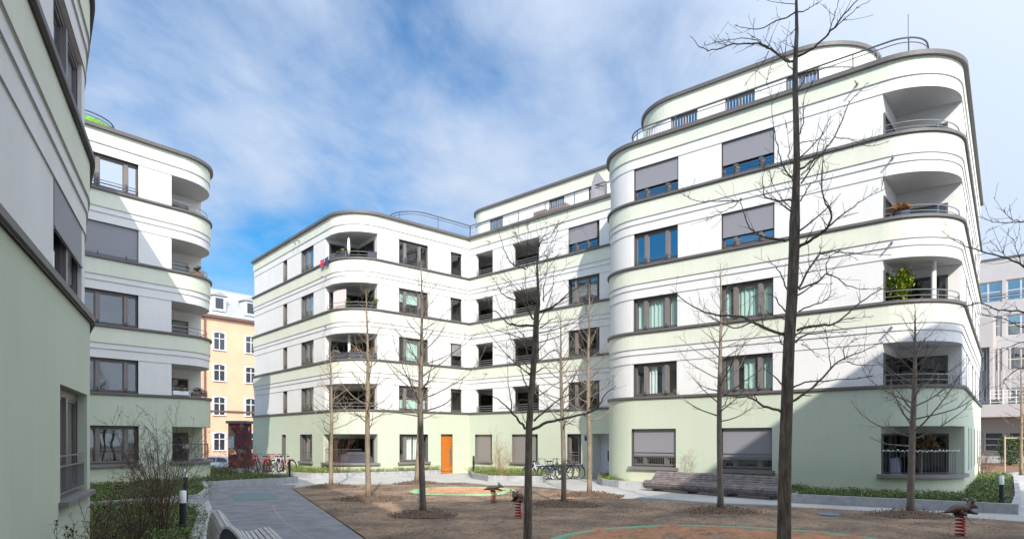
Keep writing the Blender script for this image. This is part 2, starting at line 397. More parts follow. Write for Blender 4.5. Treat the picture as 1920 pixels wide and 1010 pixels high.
        if rail:
            rl = MB()
            if bal:                                                    # barred guard
                h = .62
                for zz in (z0+.08, z0+h-.15, z0+h): rl.box(A, u, n, .02, Lw-.02, .125, .145, zz, zz+.022)
                kk = int(Lw/.11)
                for i in range(kk+1): rl.box(A, u, n, .03+(Lw-.07)*i/kk, .04+(Lw-.07)*i/kk, .13, .14, z0+.09, z0+h-.15)
            else:
                for i in range(rail):
                    zz = z0+.09+.13*i; rl.box(A, u, n, .02, Lw-.02, .15, .172, zz, zz+.024)
                for a in lay[1:-1]: rl.box(A, u, n, a*Lw-.03, a*Lw-.005, .075, .15, z0+.07, z0+.09+.13*rail)
            obj('window_railing', rl, M_raildk if k else M_sill, W_)
        if k == 0 and sillb:
            sb = MB(); A2 = P.pt(s0, o); B2 = P.pt(s1, o); u2 = (B2-A2).normalized(); n2 = Vector((u2.y, -u2.x)); L2 = (B2-A2).length
            sb.box(A2, u2, n2, -.12, L2+.12, -.24, .12, z0-sth, z0+.006); obj('sill', sb, M_sill, W_)
        return W_
    def corner_loggia(s, s0, s1, k, glz=((.1, .95), (.1, .8)), col=None, gh=None, rail=True, z=None, soff=None):
        """corner cut out behind the curve from s0 to s1, open between parapet and soffit"""
        P = s.P; z0, z1 = z or s.zr(k); o = .08 if k == 0 else .022
        s.ops.append((s0, s1, z0, z1)); zf = z0-.62 if k else max(z0-.5, .15)
        A, B = P.pt(s0), P.pt(s1); na, nb = -P.nrm(s0+.01), -P.nrm(s1-.01)
        det = na.x*(-nb.y)-na.y*(-nb.x); d = B-A; t = (d.x*(-nb.y)-d.y*(-nb.x))/det; Q = A+na*t
        q = MB(); pts = [P.pt(t_, o-.001) for t_ in P.seq(s0, s1)]
        mid = []
        q.poly([(p.x, p.y, z1+.001) for p in pts]+[(Q.x, Q.y, z1+.001)], 0)
        q.poly([(p.x, p.y, zf) for p in pts]+[(Q.x, Q.y, zf)], 1)
        q.poly([(A.x, A.y, zf), (Q.x, Q.y, zf), (Q.x, Q.y, z1), (A.x, A.y, z1)], 2); q.poly([(Q.x, Q.y, zf), (B.x, B.y, zf), (B.x, B.y, z1), (Q.x, Q.y, z1)], 2)
        # wall thickness at the two ends, inner face of parapet
        for t_ in (s0, s1):
            a, b = P.pt(t_, (.08 if k == 0 else .0)+.0005), P.pt(t_, -.01); q.poly([(a.x, a.y, z0-.1), (b.x, b.y, z0-.1), (b.x, b.y, z1), (a.x, a.y, z1)], 2)
        strip(q, P, zf, z0-.002, -.2, -.2, 2, (), s0, s1); strip(q, P, z0, z0, -.2, -.05, 3, (), s0, s1)
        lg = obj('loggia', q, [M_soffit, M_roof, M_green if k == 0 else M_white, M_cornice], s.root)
        gtop = gh or z1-.25
        for (p0, p1, g) in ((A, Q, glz[0]), (Q, B, glz[1])):
            if not g: continue
            uu = (p1-p0); LL = uu.length; uu.normalize(); nn = Vector((uu.y, -uu.x))
            a, b = g[0]*LL, g[1]*LL; fr = MB(); pa = MB()
            fr.box(p0, uu, nn, a, b, .004, .05, gtop-.07, gtop); fr.box(p0, uu, nn, a, b, .004, .05, zf+.01, zf+.08)
            nseg = max(1, round((b-a)/.95))
            for i in range(nseg+1):
                c_ = a+(b-a)*i/nseg; fr.box(p0, uu, nn, c_-.035, c_+.035, .003, .06, zf+.02, gtop)
            gg = obj('terrace_door', fr, M_frame, s.root)
            e0 = p0+uu*a+nn*.03; e1 = p0+uu*b+nn*.03; e2 = p0+uu*a+nn*.012; e3 = p0+uu*b+nn*.012
            pa.poly([(e0.x, e0.y, zf+.05), (e1.x, e1.y, zf+.05), (e1.x, e1.y, gtop-.03), (e0.x, e0.y, gtop-.03)])
            obj('pane', pa, M_glassd, gg)
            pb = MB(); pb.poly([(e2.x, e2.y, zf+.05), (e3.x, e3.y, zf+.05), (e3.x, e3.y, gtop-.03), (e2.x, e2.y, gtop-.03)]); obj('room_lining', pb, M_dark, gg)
        if rail and k:
            rl = MB()
            for zz, r_ in ((z0+.17, .014), (z0+.36, .018)):
                rl.tube([(*P.pt(t_, -.07), zz) for t_ in P.seq(s0+.05, s1-.02)], r_, 6)
            n_ = max(2, int((s1-s0)/1.3))
            for i in range(n_+1):
                t_ = s0+.05+(s1-s0-.07)*i/n_; p = P.pt(t_, -.07); rl.tube([(p.x, p.y, z0-.02), (p.x, p.y, z0+.36)], .012, 5)
            obj('balcony_railing', rl, M_rail, s.root)
        if rail and k == 0:
            rl = MB()
            for zz in (z0+.06, z0+.78): rl.tube([(*P.pt(t_, -.02), zz) for t_ in P.seq(s0+.03, s1-.9)], .016, 6)
            n_ = int((s1-.9-s0)/.11)
            for i in range(n_+1):
                p = P.pt(s0+.03+(s1-.93-s0)*i/n_, -.02); rl.tube([(p.x, p.y, z0+.06), (p.x, p.y, z0+.78)], .007, 4)
            obj('balcony_railing', rl, M_raildk, s.root)
            sb = MB(); ring(sb, P, z0-.11, z0+.006, -.25, .22, 0, s0-.1, s1+.1); obj('loggia_sill', sb, M_sill, s.root)
        if col:
            p = P.pt(s0+(s1-s0)*col[0], -col[1]); cm = MB(); cm.lathe((p.x, p.y, 0), [(.085, zf), (.085, z1)], 16); obj('column', cm, M_white, s.root, True)
        return Q
    def recess(s, s0, s1, k, depth=1.5, glz=(.08, .92), rail=3, z=None, splay=0.0):
        """straight loggia"""
        P = s.P; z0, z1 = z or s.zr(k); s.ops.append((s0, s1, z0, z1)); zf = z0-.6 if k else z0
        A, B = P.pt(s0), P.pt(s1); u = (B-A); Lw = u.length; u.normalize(); n = Vector((u.y, -u.x)); o = .08 if k == 0 else .022; th = .24 if k else 0
        c = [A-n*th-u*splay, B-n*th, B-n*depth, A-n*depth-u*splay]; q = MB()
        for a, b in ((1, 2), (2, 3), (3, 0)): q.poly([(c[a].x, c[a].y, zf), (c[b].x, c[b].y, zf), (c[b].x, c[b].y, z1), (c[a].x, c[a].y, z1)], 2)
        for p0 in (A, B): q.poly([(*(p0+n*o), z0), (*(p0-n*th), z0), (*(p0-n*th), z1), (*(p0+n*o), z1)], 3 if k == 0 else 2)
        if splay: q.poly([(*c[0], zf), (*(A-n*th), zf), (*(A-n*th), z1), (*c[0], z1)], 2)
        q.poly([(p.x, p.y, z1) for p in c], 0); q.poly([(p.x, p.y, zf) for p in c], 1)
        q.poly([(*(A+n*o), z1), (*(B+n*o), z1), (*(B-n*th), z1), (*(A-n*th), z1)], 0)
        if k:
            strip(q, P, zf, z0-.002, -th, -th, 2, (), s0, s1)
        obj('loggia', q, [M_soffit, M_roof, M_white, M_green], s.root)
        if glz:
            fr = MB(); pa = MB(); O = c[2]; uu = -u; nn = n; LL = (c[3]-c[2]).length
            a, b = glz[0]*LL, glz[1]*LL; gt = z1-.22
            for c0 in (a, (a+b)/2, b): fr.box(O, uu, nn, c0-.04, c0+.04, .003, .06, zf+.02, gt)
            fr.box(O, uu, nn, a+.04, b-.04, .004, .05, gt-.07, gt-.002); gg = obj('terrace_door', fr, M_frame, s.root)
            e0 = O+uu*a+nn*.03; e1 = O+uu*b+nn*.03; pa.poly([(e0.x, e0.y, zf+.02), (e1.x, e1.y, zf+.02), (e1.x, e1.y, gt-.05), (e0.x, e0.y, gt-.05)]); obj('pane', pa, M_glassd, gg)
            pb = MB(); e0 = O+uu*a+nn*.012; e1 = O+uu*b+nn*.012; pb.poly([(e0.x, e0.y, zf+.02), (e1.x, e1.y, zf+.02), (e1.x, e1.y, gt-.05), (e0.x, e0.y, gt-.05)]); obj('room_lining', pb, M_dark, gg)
        if rail:
            rl = MB()
            for i in range(rail):
                rl.box(A, u, n, .01, Lw-.01, -.09, -.06, z0+.10+.13*i, z0+.125+.13*i)
            rl.box(A, u, n, .02, .045, -.09, -.06, z0, z0+.12+.13*(rail-1)); rl.box(A, u, n, Lw-.045, Lw-.02, -.09, -.06, z0, z0+.12+.13*(rail-1))
            obj('balcony_railing', rl, M_rail, s.root)
        return c, u, n
def penthouse(root, P, z0, z1, wins, s_root):
    w = MB(); j = MB(); ops = [(a, b, z0+.0, z0+1.62) for a, b in wins]
    strip(w, P, z0-.1, z1-.95, 0, 0, 0, ops); strip(w, P, z1-.95, z1-.95, 0, .05, 0); strip(w, P, z1-.95, z1-.15, .05, .05, 1)
    ring(j, P, z1-.951, z1-.93, .04, .056, 0)  # painted shade line under the penthouse band
    obj('penthouse_wall', w, [M_white, M_band], root); obj('joint_shade_strip', j, M_joint_shade, root)
    q = MB(); ring(q, P, z1-.15, z1, -.3, .16, 0); obj('penthouse_cornice', q, M_cornice, root)
    q = MB(); q.poly([(p.x, p.y, z1-.07) for p in P.p[:-1]]); obj('penthouse_roof', q, M_roof, root)
    for a, b in wins:
        A = P.pt(a, -.1); B = P.pt(b, -.1); u = B-A; Lw = u.length; u.normalize(); n = Vector((u.y, -u.x)); fr = MB(); za, zb = z0, z0+1.62
        for w0, w1 in ((0, .07), (Lw/2-.07, Lw/2+.07), (Lw-.07, Lw)): fr.box(A, u, n, w0, w1, -.05, .05, za, zb)
        fr.box(A, u, n, .07, Lw-.07, -.049, .049, zb-.1, zb-.002)
        for t in (a, b):
            p, r = P.pt(t, 0), P.pt(t, -.15); fr.poly([(p.x, p.y, za), (r.x, r.y, za), (r.x, r.y, zb), (p.x, p.y, zb)])
        wo = obj('window', fr, M_frame, root); pa = MB(); p0 = A; p1 = B
        pa.poly([(p0.x, p0.y, za), (p1.x, p1.y, za), (p1.x, p1.y, zb-.05), (p0.x, p0.y, zb-.05)]); obj('pane', pa, M_glassb, wo)
        pb = MB(); p0 = A-n*.5; p1 = B-n*.5; pb.poly([(p0.x, p0.y, za), (p1.x, p1.y, za), (p1.x, p1.y, zb), (p0.x, p0.y, zb)]); obj('room_lining', pb, M_room, wo)
def roof_railing(root, P, s0, s1, z, h=1.08, balus=True, off=0, name='roof_railing'):
    rl = MB()
    for zz, r_ in ((z+h, .032), (z+h-.16, .018), (z+.1, .015)):
        rl.tube([(*P.pt(t, off), zz) for t in P.seq(s0, s1)], r_, 6)
    n = int((s1-s0)/2.1)
    for i in range(n+1):
        p = P.pt(s0+(s1-s0)*i/n, off); rl.tube([(p.x, p.y, z-.05), (p.x, p.y, z+h)], .022, 5)
    obj(name, rl, M_raildk, root)
    if balus:
        b = MB(); n = int((s1-s0)/.13)
        for i in range(n+1):
            p = P.pt(s0+(s1-s0)*i/n, off); b.tube([(p.x, p.y, z+.1), (p.x, p.y, z+h-.16)], .007, 4, cap=False)
        obj('railing_bars', b, M_rail, root)
def spout(Bd, x, y):
    P = Bd.P; s_ = P.sx(x, .12); p = P.pt(s_, .1); z = CAMZ+(HZ-y)/F*p.y; n = P.nrm(s_); q = MB()
    q.tube([(p.x, p.y, z), (p.x+n.x*.30, p.y+n.y*.30, z-.02)], .028, 8); q.tube([(p.x, p.y, z), (p.x+n.x*.02, p.y+n.y*.02, z)], .05, 10)
    obj('overflow_spout', q, M_rail, Bd.root)

# ------------------------------------------------------------------ RIGHT BUILDING
PR = Path([(11.5, 39.4), (3.72, 30.28), (14.36, 21.14), (25.7, 36.1), (16, 43)], [0, 2.2, 2.0, 0, 0])
rr = thing('apartment_building', 'white and pale green apartment block filling the right side, rounded corners and recessed roof storey', 'apartment building', (9, 30, 0))
BR = Building(rr, PR, 3.98, None)
g3 = (M_cgreen, [(.03, .24, 1, 0), (.29, .72, 1, 0), (.78, .97, 1, 0)])
BR.window(1189, 1272, 4, shutter=.62, rail=3, gl=M_glassb)
BR.window(1189, 1271, 3, rail=2, gl=M_glassb)
BR.window(1188, 1270, 2, rail=1, curtain=g3)
BR.window(1188, 1269, 1, rail=1, curtain=(M_cwhite, [(.30, .48, 1, 0), (.6, .72, 1, 0)]))
BR.window(1186, 1269, 0, shutter=.72, rail=1, bal=True)
BR.window(1353, 1452, 4, shutter=.62, rail=3, gl=M_glassb)
BR.window(1353, 1452, 3, shutter=.64, rail=2, gl=M_glassb)
BR.window(1353, 1450, 2, rail=1, curtain=(M_cgreen, [(.03, .14, 1, 0), (.28, .70, 1, 0), (.78, .97, 1, 0)]))
BR.window(1353, 1449, 1, rail=1, curtain=(M_cgreen, [(.05, .22, 1, 0), (.40, .62, 1, 0), (.79, .95, 1, 0)]))
BR.window(1353, 1449, 0, shutter=.74, rail=1, bal=True)
s0 = PR.sx(1655); arc_end = PR.s[[i for i, p in enumerate(PR.p) if (p-Vector((25.7, 36.1))).length < .01][0]]
# arc of the right corner ends where the side straight begins
side0 = max(t for t in PR.s if t < arc_end-5)
s1 = side0+.25
for k, c_ in ((4, None), (3, None), (2, (.62, .55)), (1, None)):
    BR.corner_loggia(s0, s1, k, glz=((.05, .98), (.02, .78)), col=c_, gh=BR.zr(k)[1]-(.62 if k > 2 else .32))
BR.corner_loggia(PR.sx(1652), s1, 0, glz=((.02, .99), (.01, .80)))
for k in range(5):
    for a, w_ in ((3.0, .5), (5.0, .5), (8.2, .9), (11.5, .9), (14.6, .9)):
        BR.window(0, 0, k, lay=(0, 1), s01=(side0+a, side0+a+w_), rail=1, sillb=False)
BR.walls()
for x, y in ((1607, 158), (1674, 296), (1672, 455), (1671, 614)): spout(BR, x, y)
PP = Path([(10.5, 37.3), (5.42, 31.46), (13.17, 24.8), (17.5, 29.8), (15, 36)], [0, 2.5, 2.5, 0, 0])
penthouse(rr, PP, BR.roof, 17.72, [(PP.sx(1258), PP.sx(1308)), (PP.sx(1360), PP.sx(1415)), (PP.sx(1475), PP.sx(1536))], None)
roof_railing(rr, PR, PR.sx(1190)-3.3, side0+.3, BR.roof, 1.1, off=-1.0)
am = MB(); q = PX(1703, 110, 25); am.tube([(q.x, q.y, BR.roof-.1), (q.x, q.y, 18.3)], .02, 5); obj('antenna_pole', am, M_rail, rr)

# ------------------------------------------------------------------ MIDDLE BUILDING
PM = Path([(-18.65, 47.5), (-9.06, 36.08), (-2.73, 42.0), (7.5, 32.28), (14, 42), (-2, 58), (-13, 54)], [0, 2.0, 0, 0, 0, 0, 0])
rm_ = thing('apartment_building', 'white and pale green apartment block in the centre with orange wooden door and inner corner', 'apartment building', (-3, 42, 0))
BM = Building(rm_, PM, 3.82, None)
a_, b_ = PM.sx(610), PM.sx(708)
for k in range(5):
    BM.window(531, 538.5, k, lay=(0, 1), rail=3 if k else 2)
    BM.window(565, 588, k, lay=(0, .42, 1), rail=3 if k else 1, gl=M_glassb if k > 2 else None, bal=(k == 0),
              curtain=(M_cbeige, [(.5, .95, 1, 0)]) if k in (1, 2) else (M_cwhite, [(.05, .3, 1, 0), (.55, .7, 1, 0)]))
    if k:
        BM.corner_loggia(a_, b_, k, glz=((.12, .95), (.05, .85)), col=(.45, .7) if k == 2 else None)
        BM.window(845, 865, k, lay=(0, 1), rail=3 if k > 1 else 1, shutter=.5 if k == 2 else 0)
    else:
        BM.corner_loggia(PM.sx(609), PM.sx(707), 0, glz=((.12, .95), (.05, .85)))
    cur = {4: None, 3: (M_cgreen, [(.05, .2, 1, .5), (.3, .7, 1, .45)]), 2: (M_cgreen, [(.3, .7, 1, 0)]), 1: (M_cgreen, [(.04, .22, .45, 0), (.3, .95, .45, 0)]), 0: (M_cwhite, [(.33, .5, 1, 0), (.55, .68, 1, 0)])}[k]
    BM.window(748, 802, k, lay=(0, .23, .72, 1), rail={4: 3, 3: 3, 2: 2, 1: 1, 0: 0}[k], curtain=cur)
# orange door
sd0, sd1 = PM.sx(826.5), PM.sx(848.5); dz = 2.44
BM.ops.append((sd0, sd1, -.3, dz)); A = PM.pt(sd0, -.12); B = PM.pt(sd1, -.12); u_ = (B-A).normalized(); n_ = Vector((u_.y, -u_.x)); Lw = (B-A).length
rv = BM.reveal(sd0, sd1, -.02, dz, .2, .08, 0); obj('door_reveal', rv, M_cornice, rm_)
d = MB(); d.box(A, u_, n_, .03, Lw-.03, -.03, .03, .02, dz-.02); D_ = obj('door', d, M_door, rm_)
d = MB(); d.box(A, u_, n_, Lw*.72, Lw*.84, .03, .045, .75, 1.45); d.tube([(*(A+u_*Lw*.78+n_*.09), .55), (*(A+u_*Lw*.78+n_*.09), 1.6)], .02, 8)
d.box(A, u_, n_, Lw*.76, Lw*.80, .045, .09, .6, .64); d.box(A, u_, n_, Lw*.76, Lw*.80, .045, .09, 1.5, 1.54)
obj('door_handle', d, M_steel, D_)
# east wing
for k in (1, 2, 3, 4):
    BM.recess(PM.sx(892), PM.sx(924.5), k, 1.9, splay=1.5, rail=3, glz=(.02, .98))
    BM.recess(PM.sx(961), PM.sx(1011), k, 1.9, splay=1.3, rail=3, glz=(.02, .98))
    BM.window(1066, 1124, k, shutter=.6 if k == 4 else 0, rail=3 if k == 4 else 1, gl=M_glassb if k > 2 else M_glass, lay=(0, .32, .70, 1))
BM.window(891, 922.5, 0, lay=(0, 1), shutter=.985, shmat=M_shutbr, rail=0)
BM.window(960, 1008, 0, lay=(0, .5, 1), shutter=.985, shmat=M_shutbr, rail=0)
BM.window(1063, 1089, 0, lay=(0, .3, 1), rail=1, bal=True)
# entrance niche beside the right building
e0, e1 = PM.sx(1110), PM.sx(1144.5, 0)+.35
c_, u_, n_ = BM.recess(e0, e1, 0, .75, glz=None, rail=0, z=(-.1, 2.42))
O = c_[3]; q = MB(); q.box(O, u_, n_, .02, .80, .002, .03, 0, 2.4); PN = obj('entrance_panel', q, M_panel, rm_)
q = MB(); q.box(O, u_, n_, .52, .68, .031, .05, .95, 1.5); obj('intercom', q, M_dark, PN)
q = MB(); q.box(O, u_, n_, .82, 1.6, .05, .12, 0, 2.38); obj('entrance_door', q, M_doorbr, rm_)
BM.walls()
for x, y in ((553, 455), (561, 452), (610, 519), (610, 612), (918, 453), (966, 436), (914, 539), (912, 700)): spout(BM, x, y)
q = MB(); ss = PM.sx(1100); p = PM.pt(ss, .085); un = PM.nrm(ss); uu = Vector((-un.y, un.x)); q.box(p, uu, un, -.16, .16, .0, .02, 2.05, 2.35); SG = obj('house_number_sign', q, M_blue, rm_)
q = MB(); q.box(p, uu, un, -.05, .06, .021, .026, 2.27, 2.30); q.box(p, uu, un, .02, .055, .0215, .0265, 2.10, 2.27); obj('number', q, M_signw, SG)
PQ = Path([(8.3, 33.97), (8.5, 37), (1.0, 49), (-3.14, 44.87)], [0, 0, 0, 1.6])
penthouse(rm_, PQ, BM.roof, 17.47, [(PQ.sx(919), PQ.sx(943)), (PQ.sx(1030), PQ.sx(1058)), (PQ.sx(1104), PQ.sx(1128))], None)
conc = PM.s[[i for i, p in enumerate(PM.p) if (p-Vector((-2.73, 42.0))).length < .01][0]]
roof_railing(rm_, PM, conc-.02, PM.sx(1143), BM.roof, 1.02, off=-.55, balus=True)
RP = Path([(-8.9, 42.3), (-6.39, 39.3), (-2.73+.02, 42.75), (-4, 50)], [0, 1.5, 0, 0])
roof_railing(rm_, RP, .4, RP.s[[i for i, p in enumerate(RP.p) if (p-Vector((-2.71, 42.75))).length < .01][0]], BM.roof, 1.02, balus=False)
# curved grey privacy screen and planter boxes on the roof terrace
q = MB(); p0 = PM.pt(PM.sx(1112), -.45); p1 = PM.pt(PM.sx(1146), -.75)
pts = [(p0.x, p0.y, BM.roof)]+[(*(p0*(1-f)+p1*f), BM.roof+.35+1.35*math.sqrt(1-(1-min(1, f*2.2))**2)-max(0, f-.45)*1.3) for f in [i/16 for i in range(17)]]+[(p1.x, p1.y, BM.roof)]
q.poly(pts); q.poly([(x+.05, y+.05, z) for x, y, z in pts][::-1]); obj('privacy_screen', q, M_shut, rm_)
M_planter = mat('planter_brown', (.20, .13, .11), .8, .1)
for x0, x1 in ((1006, 1030), (1036, 1070)):
    q = MB(); A = PM.pt(PM.sx(x0), -.95); B = PM.pt(PM.sx(x1), -.95); u_ = (B-A).normalized(); n_ = Vector((u_.y, -u_.x)); q.box(A, u_, n_, 0, (B-A).length, -.3, .1, BM.roof-.05, BM.roof+.72)
    tag(obj('roof_planter', q, M_planter, None, loc=(A.x, A.y, BM.roof)), 'brown roof terrace planter box, the %s' % ('shorter left one behind the railing' if x0 == 1006 else 'longer right one behind the railing'), 'planter', 'planters on the roof terrace')

# ------------------------------------------------------------------ LEFT BUILDING
PL = Path([(-20.5, 23.6), (-13.91, 31.69), (-22, 38.3), (-28.6, 30.3)], [0, 2.0, 0, 0])
rl_ = thing('apartment_building', 'white and pale green apartment block at middle left, rounded balconies, green screen on the roof', 'apartment building', (-18, 30, 0))
BL = Building(rl_, PL, 4.11, None)
lay = (0, .34, .80, 1)
for k in range(5):
    BL.window(139, 259.5, k, lay=lay, shutter=.99 if k == 3 else 0, rail=3 if k == 4 else (1 if k else 1), bal=(k == 0), gl=M_glassb if k == 4 else M_glass)
a_ = PL.sx(321.6); idx = [i for i, p in enumerate(PL.p) if (p-Vector((-22, 38.3))).length < .01][0]
b_ = PL.s[idx-1]+.35
for k in (1, 2, 3, 4): BL.corner_loggia(a_, b_, k, glz=(None, (.1, .72)), gh=BL.zr(k)[1]-.45)
BL.corner_loggia(a_, b_, 0, glz=(None, (.0, .72)), z=(1.12, 2.70))
BL.walls()
TR = Path([(-24.5, 20.7), (-17.35, 29.4), (-19.6, 31.25), (-25, 26)], [0, 1.5, 0, 0])
e = TR.s[[i for i, p in enumerate(TR.p) if (p-Vector((-19.6, 31.25))).length < .01][0]]
roof_railing(rl_, TR, 4, e, BL.roof, 1.0, balus=False)
M_screen = mat('green_screen', (.16, .42, .03), .7, .45, 9, bump=.6, bscale=18)
q = MB(); strip(q, TR, BL.roof+.05, BL.roof+.78, .02, .02, 0, (), 4, e); obj('hedge_screen', q, M_screen, rl_)

# ------------------------------------------------------------------ NEAR LEFT BUILDING
PN_ = Path([(.25, -4.6), (-7.61, 11.7), (-16.8, 24.3), (-20.5, 18), (-8, -8)], [0, 3.0, 0, 0, 0])
rn_ = thing('apartment_building', 'shaded pale green and white apartment wall at the left edge, closest to the viewer', 'apartment building', (-5, 5, 0))
BN = Building(rn_, PN_, 4.31, None)
for k in range(5):
    BN.window(100, 153, k, lay=(0, .5, 1), depth=.10, sth=.07, rev=M_white if k else M_green, shutter=.45 if k == 1 else 0, rail=1, bal=(k == 0))
    BN.window(0, 0, k, lay=(0, .5, 1), depth=.10, sth=.07, rev=M_white if k else M_green, s01=(9.2, 10.9), rail=0)
    BN.window(0, 0, k, lay=(0, .5, 1), depth=.10, sth=.07, rev=M_white if k else M_green, s01=(5.2, 6.9), rail=0)
BN.walls()
# ------------------------------------------------------------------ block behind the viewpoint (casts the court's shade, shows in reflections)
PS = Path([(16.9, 4.9), (13.4, 3.0), (11.5, 1.9), (8.2, -2.3), (.2, -4.2), (4, -14), (26, -6), (24, 7.5)], [0, 0, 3, 3, 0, 0, 0, 0])
rs_ = thing('apartment_building', 'pale apartment block behind the viewpoint whose shade covers the playground', 'apartment building', (10, -4, 0))
w = MB(); strip(w, PS, 0, 17.5, 0, 0, 0); w.poly([(p.x, p.y, 17.55) for p in PS.p[:-1]], 0)
for i in range(5): strip(w, PS, 3.2+S*i, 4.0+S*i, .06, .06, 1)
obj('wall', w, [M_white, M_band], rs_)
q = MB(); ring(q, PS, 17.5, 17.7, -.2, .2, 0); obj('cornice', q, M_cornice, rs_)
#@@PART2
# ================================================================== GROUND
from mathutils.geometry import delaunay_2d_cdt
def inpoly(x, y, P):
    c = False; n = len(P); j = n-1
    for i in range(n):
        if (P[i][1] > y) != (P[j][1] > y) and x < (P[j][0]-P[i][0])*(y-P[i][1])/(P[j][1]-P[i][1])+P[i][0]: c = not c
        j = i
    return c
def smooth_poly(P, n=4):
    """Catmull-Rom through the given outline"""
    out = []; m = len(P)
    for i in range(m):
        a, b, c, d = (Vector(P[(i+k) % m]) for k in (-1, 0, 1, 2))
        for j in range(n):
            t = j/n; out.append(tuple(.5*((2*b)+(c-a)*t+(2*a-5*b+4*c-d)*t*t+(3*b-a-3*c+d)*t**3)))
    return out
def terrain(poly, step, zf, seed=0):
    rn = random.Random(seed); xs = [p[0] for p in poly]; ys = [p[1] for p in poly]
    pts = [Vector(p) for p in poly]; nb = len(pts); x = min(xs)
    while x < max(xs):
        y = min(ys)
        while y < max(ys):
            q = (x+rn.uniform(-.3, .3)*step, y+rn.uniform(-.3, .3)*step)
            if inpoly(q[0], q[1], poly): pts.append(Vector(q))
            y += step
        x += step
    v, e, f, _, _, _ = delaunay_2d_cdt(pts, [], [list(range(nb))], 1, 1e-4)
    mb = MB(); mb.v = [(p[0], p[1], zf(p[0], p[1])) for p in v]; mb.f = [tuple(q) for q in f]; mb.m = [0]*len(mb.f)
    return mb
from mathutils import noise as NZ
def nz(x, y, s, seed=0): return NZ.noise(Vector((x*s+seed, y*s, seed*1.7)))
M_conc = mat('pale_concrete_paving', (.41, .395, .37), .9, .12, .8, bump=.3, bscale=40)
M_asph = mat('grey_asphalt', (.20, .20, .215), .9, .22, 1.6, bump=.5, bscale=120)
M_earth = mat('street_ground', (.20, .19, .18), .95, .15, .3)
M_kerb = mat('granite_kerb', (.37, .37, .375), .85, .14, 5, bump=.25, bscale=60)
M_soil = mat('bed_soil', (.07, .05, .035), .95, .3, 6, bump=.8, bscale=30)
M_mat = mat('blue_rubber_mat', (.13, .19, .20), .9, .12, 3, bump=.2, bscale=90)
M_gs = mat('green_rubber_rim', (.13, .33, .21), .9, .22, 1.8, col2=(.24, .31, .21), bump=.3, bscale=50)
M_gs2 = mat('light_green_rubber', (.30, .50, .25), .9, .15, 3, bump=.3, bscale=50)
M_orange = mat('orange_sand', (.36, .175, .09), .95, .28, 4, bump=1.0, bscale=12)
M_orange2 = mat('orange_rubber_granulate', (.52, .28, .15), .95, .2, 3, bump=.3, bscale=60)
def sandmat():
    m = mat('trodden_sand', (.34, .225, .14), .95, 0, bump=.7, bscale=45, col2=(.11, .08, .06), vscale=.7, detail=12); t = m.node_tree; b = t.nodes['Principled BSDF']
    base = b.inputs['Base Color'].links[0].from_socket
    tc = t.nodes.new('ShaderNodeTexCoord'); n = t.nodes.new('ShaderNodeTexNoise'); n.inputs['Scale'].default_value = 9; n.inputs['Detail'].default_value = 10; n.inputs['Roughness'].default_value = .75; t.links.new(tc.outputs['Object'], n.inputs[0])
    r = t.nodes.new('ShaderNodeMapRange'); r.inputs[1].default_value = .35; r.inputs[2].default_value = .65; r.inputs[3].default_value = .6; r.inputs[4].default_value = 1.35; t.links.new(n.outputs[0], r.inputs[0])
    v = t.nodes.new('ShaderNodeVectorMath'); v.operation = 'SCALE'; t.links.new(base, v.inputs[0]); t.links.new(r.outputs[0], v.inputs['Scale']); t.links.new(v.outputs[0], b.inputs['Base Color'])
    return m
M_sand = sandmat()
def gz(x, y):
    f = max(0, min(1, (y-48)/10))*max(0, min(1, (-15-x)/4)); f = f*f*(3-2*f); return -.95*f
mb = MB(); xs = [-600, -200, -90]+[-60+4*i for i in range(32)]+[90, 200, 600]; ys = [-60, -20, 0, 10, 20, 30, 40, 44, 48, 50, 52, 54, 56, 58, 60, 70, 90, 150, 400, 900]
for y in ys:
    for x in xs: mb.v.append((x, y, gz(x, y)))
for j in range(len(ys)-1):
    for i in range(len(xs)-1): a = j*len(xs)+i; mb.f.append((a, a+1, a+1+len(xs), a+len(xs))); mb.m.append(0)
struct('ground', mb, M_earth)
pav = [(-26, 8), (2, 2), (30, 2), (60, 30), (60, 46), (30, 46), (-13, 46), (-24, 46)]
struct('pavement', terrain(pav, 3, lambda x, y: .004), M_conc)
# asphalt path coming towards the viewer on the left
asph = [G(388, 930), G(400, 908), G(470, 906), G(556, 909), G(548, 917), G(575, 937), G(605, 958), G(680, 1010), (-1.6, 9), (0, 3), (-2, 2), (-3.2, 6.9), (-5.4, 11.8), (-7.4, 16.6)]
struct('path', terrain(asph, .8, lambda x, y: .008, 2), M_asph)
M_crack = mat('crack_filler', (.33, .32, .31), .9)
ck = [G(a, b) for a, b in ((512, 947), (514, 955), (520, 962), (528, 972), (535, 980), (550, 988), (562, 997), (575, 1003), (592, 1014), (620, 1040))]; mb = MB()
for (a, b), (c, d) in zip(ck, ck[1:]): mb.poly([(a-.012, b, .013), (a+.012, b, .013), (c+.012, d, .013), (c-.012, d, .013)])
struct('path_crack', mb, M_crack)
# trodden sandy playground
sand = [G(548, 916), G(575, 913.5), G(640, 910), G(700, 908.5), G(800, 907), G(870, 906.5), G(930, 912), G(1000, 913), G(1060, 919), G(1097, 926), G(1173, 935.5), G(1250, 941), G(1343, 947.5), G(1480, 951), G(1663, 960.5), G(1920, 981), G(2060, 993), (14, 11), (13, 3), (0, 3), (-1.5, 9), G(683, 1010), G(608, 958), G(577, 937)]
def sandz(x, y):
    return .014+.045*(NZ.noise(Vector((x*.6, y*.6, 0)))+.6)+.012*(NZ.noise(Vector((x*3.1, y*3.1, 4)))+.5)
sm = terrain(sand, .28, sandz, 5)
struct('playground_ground', sm, M_sand, True)
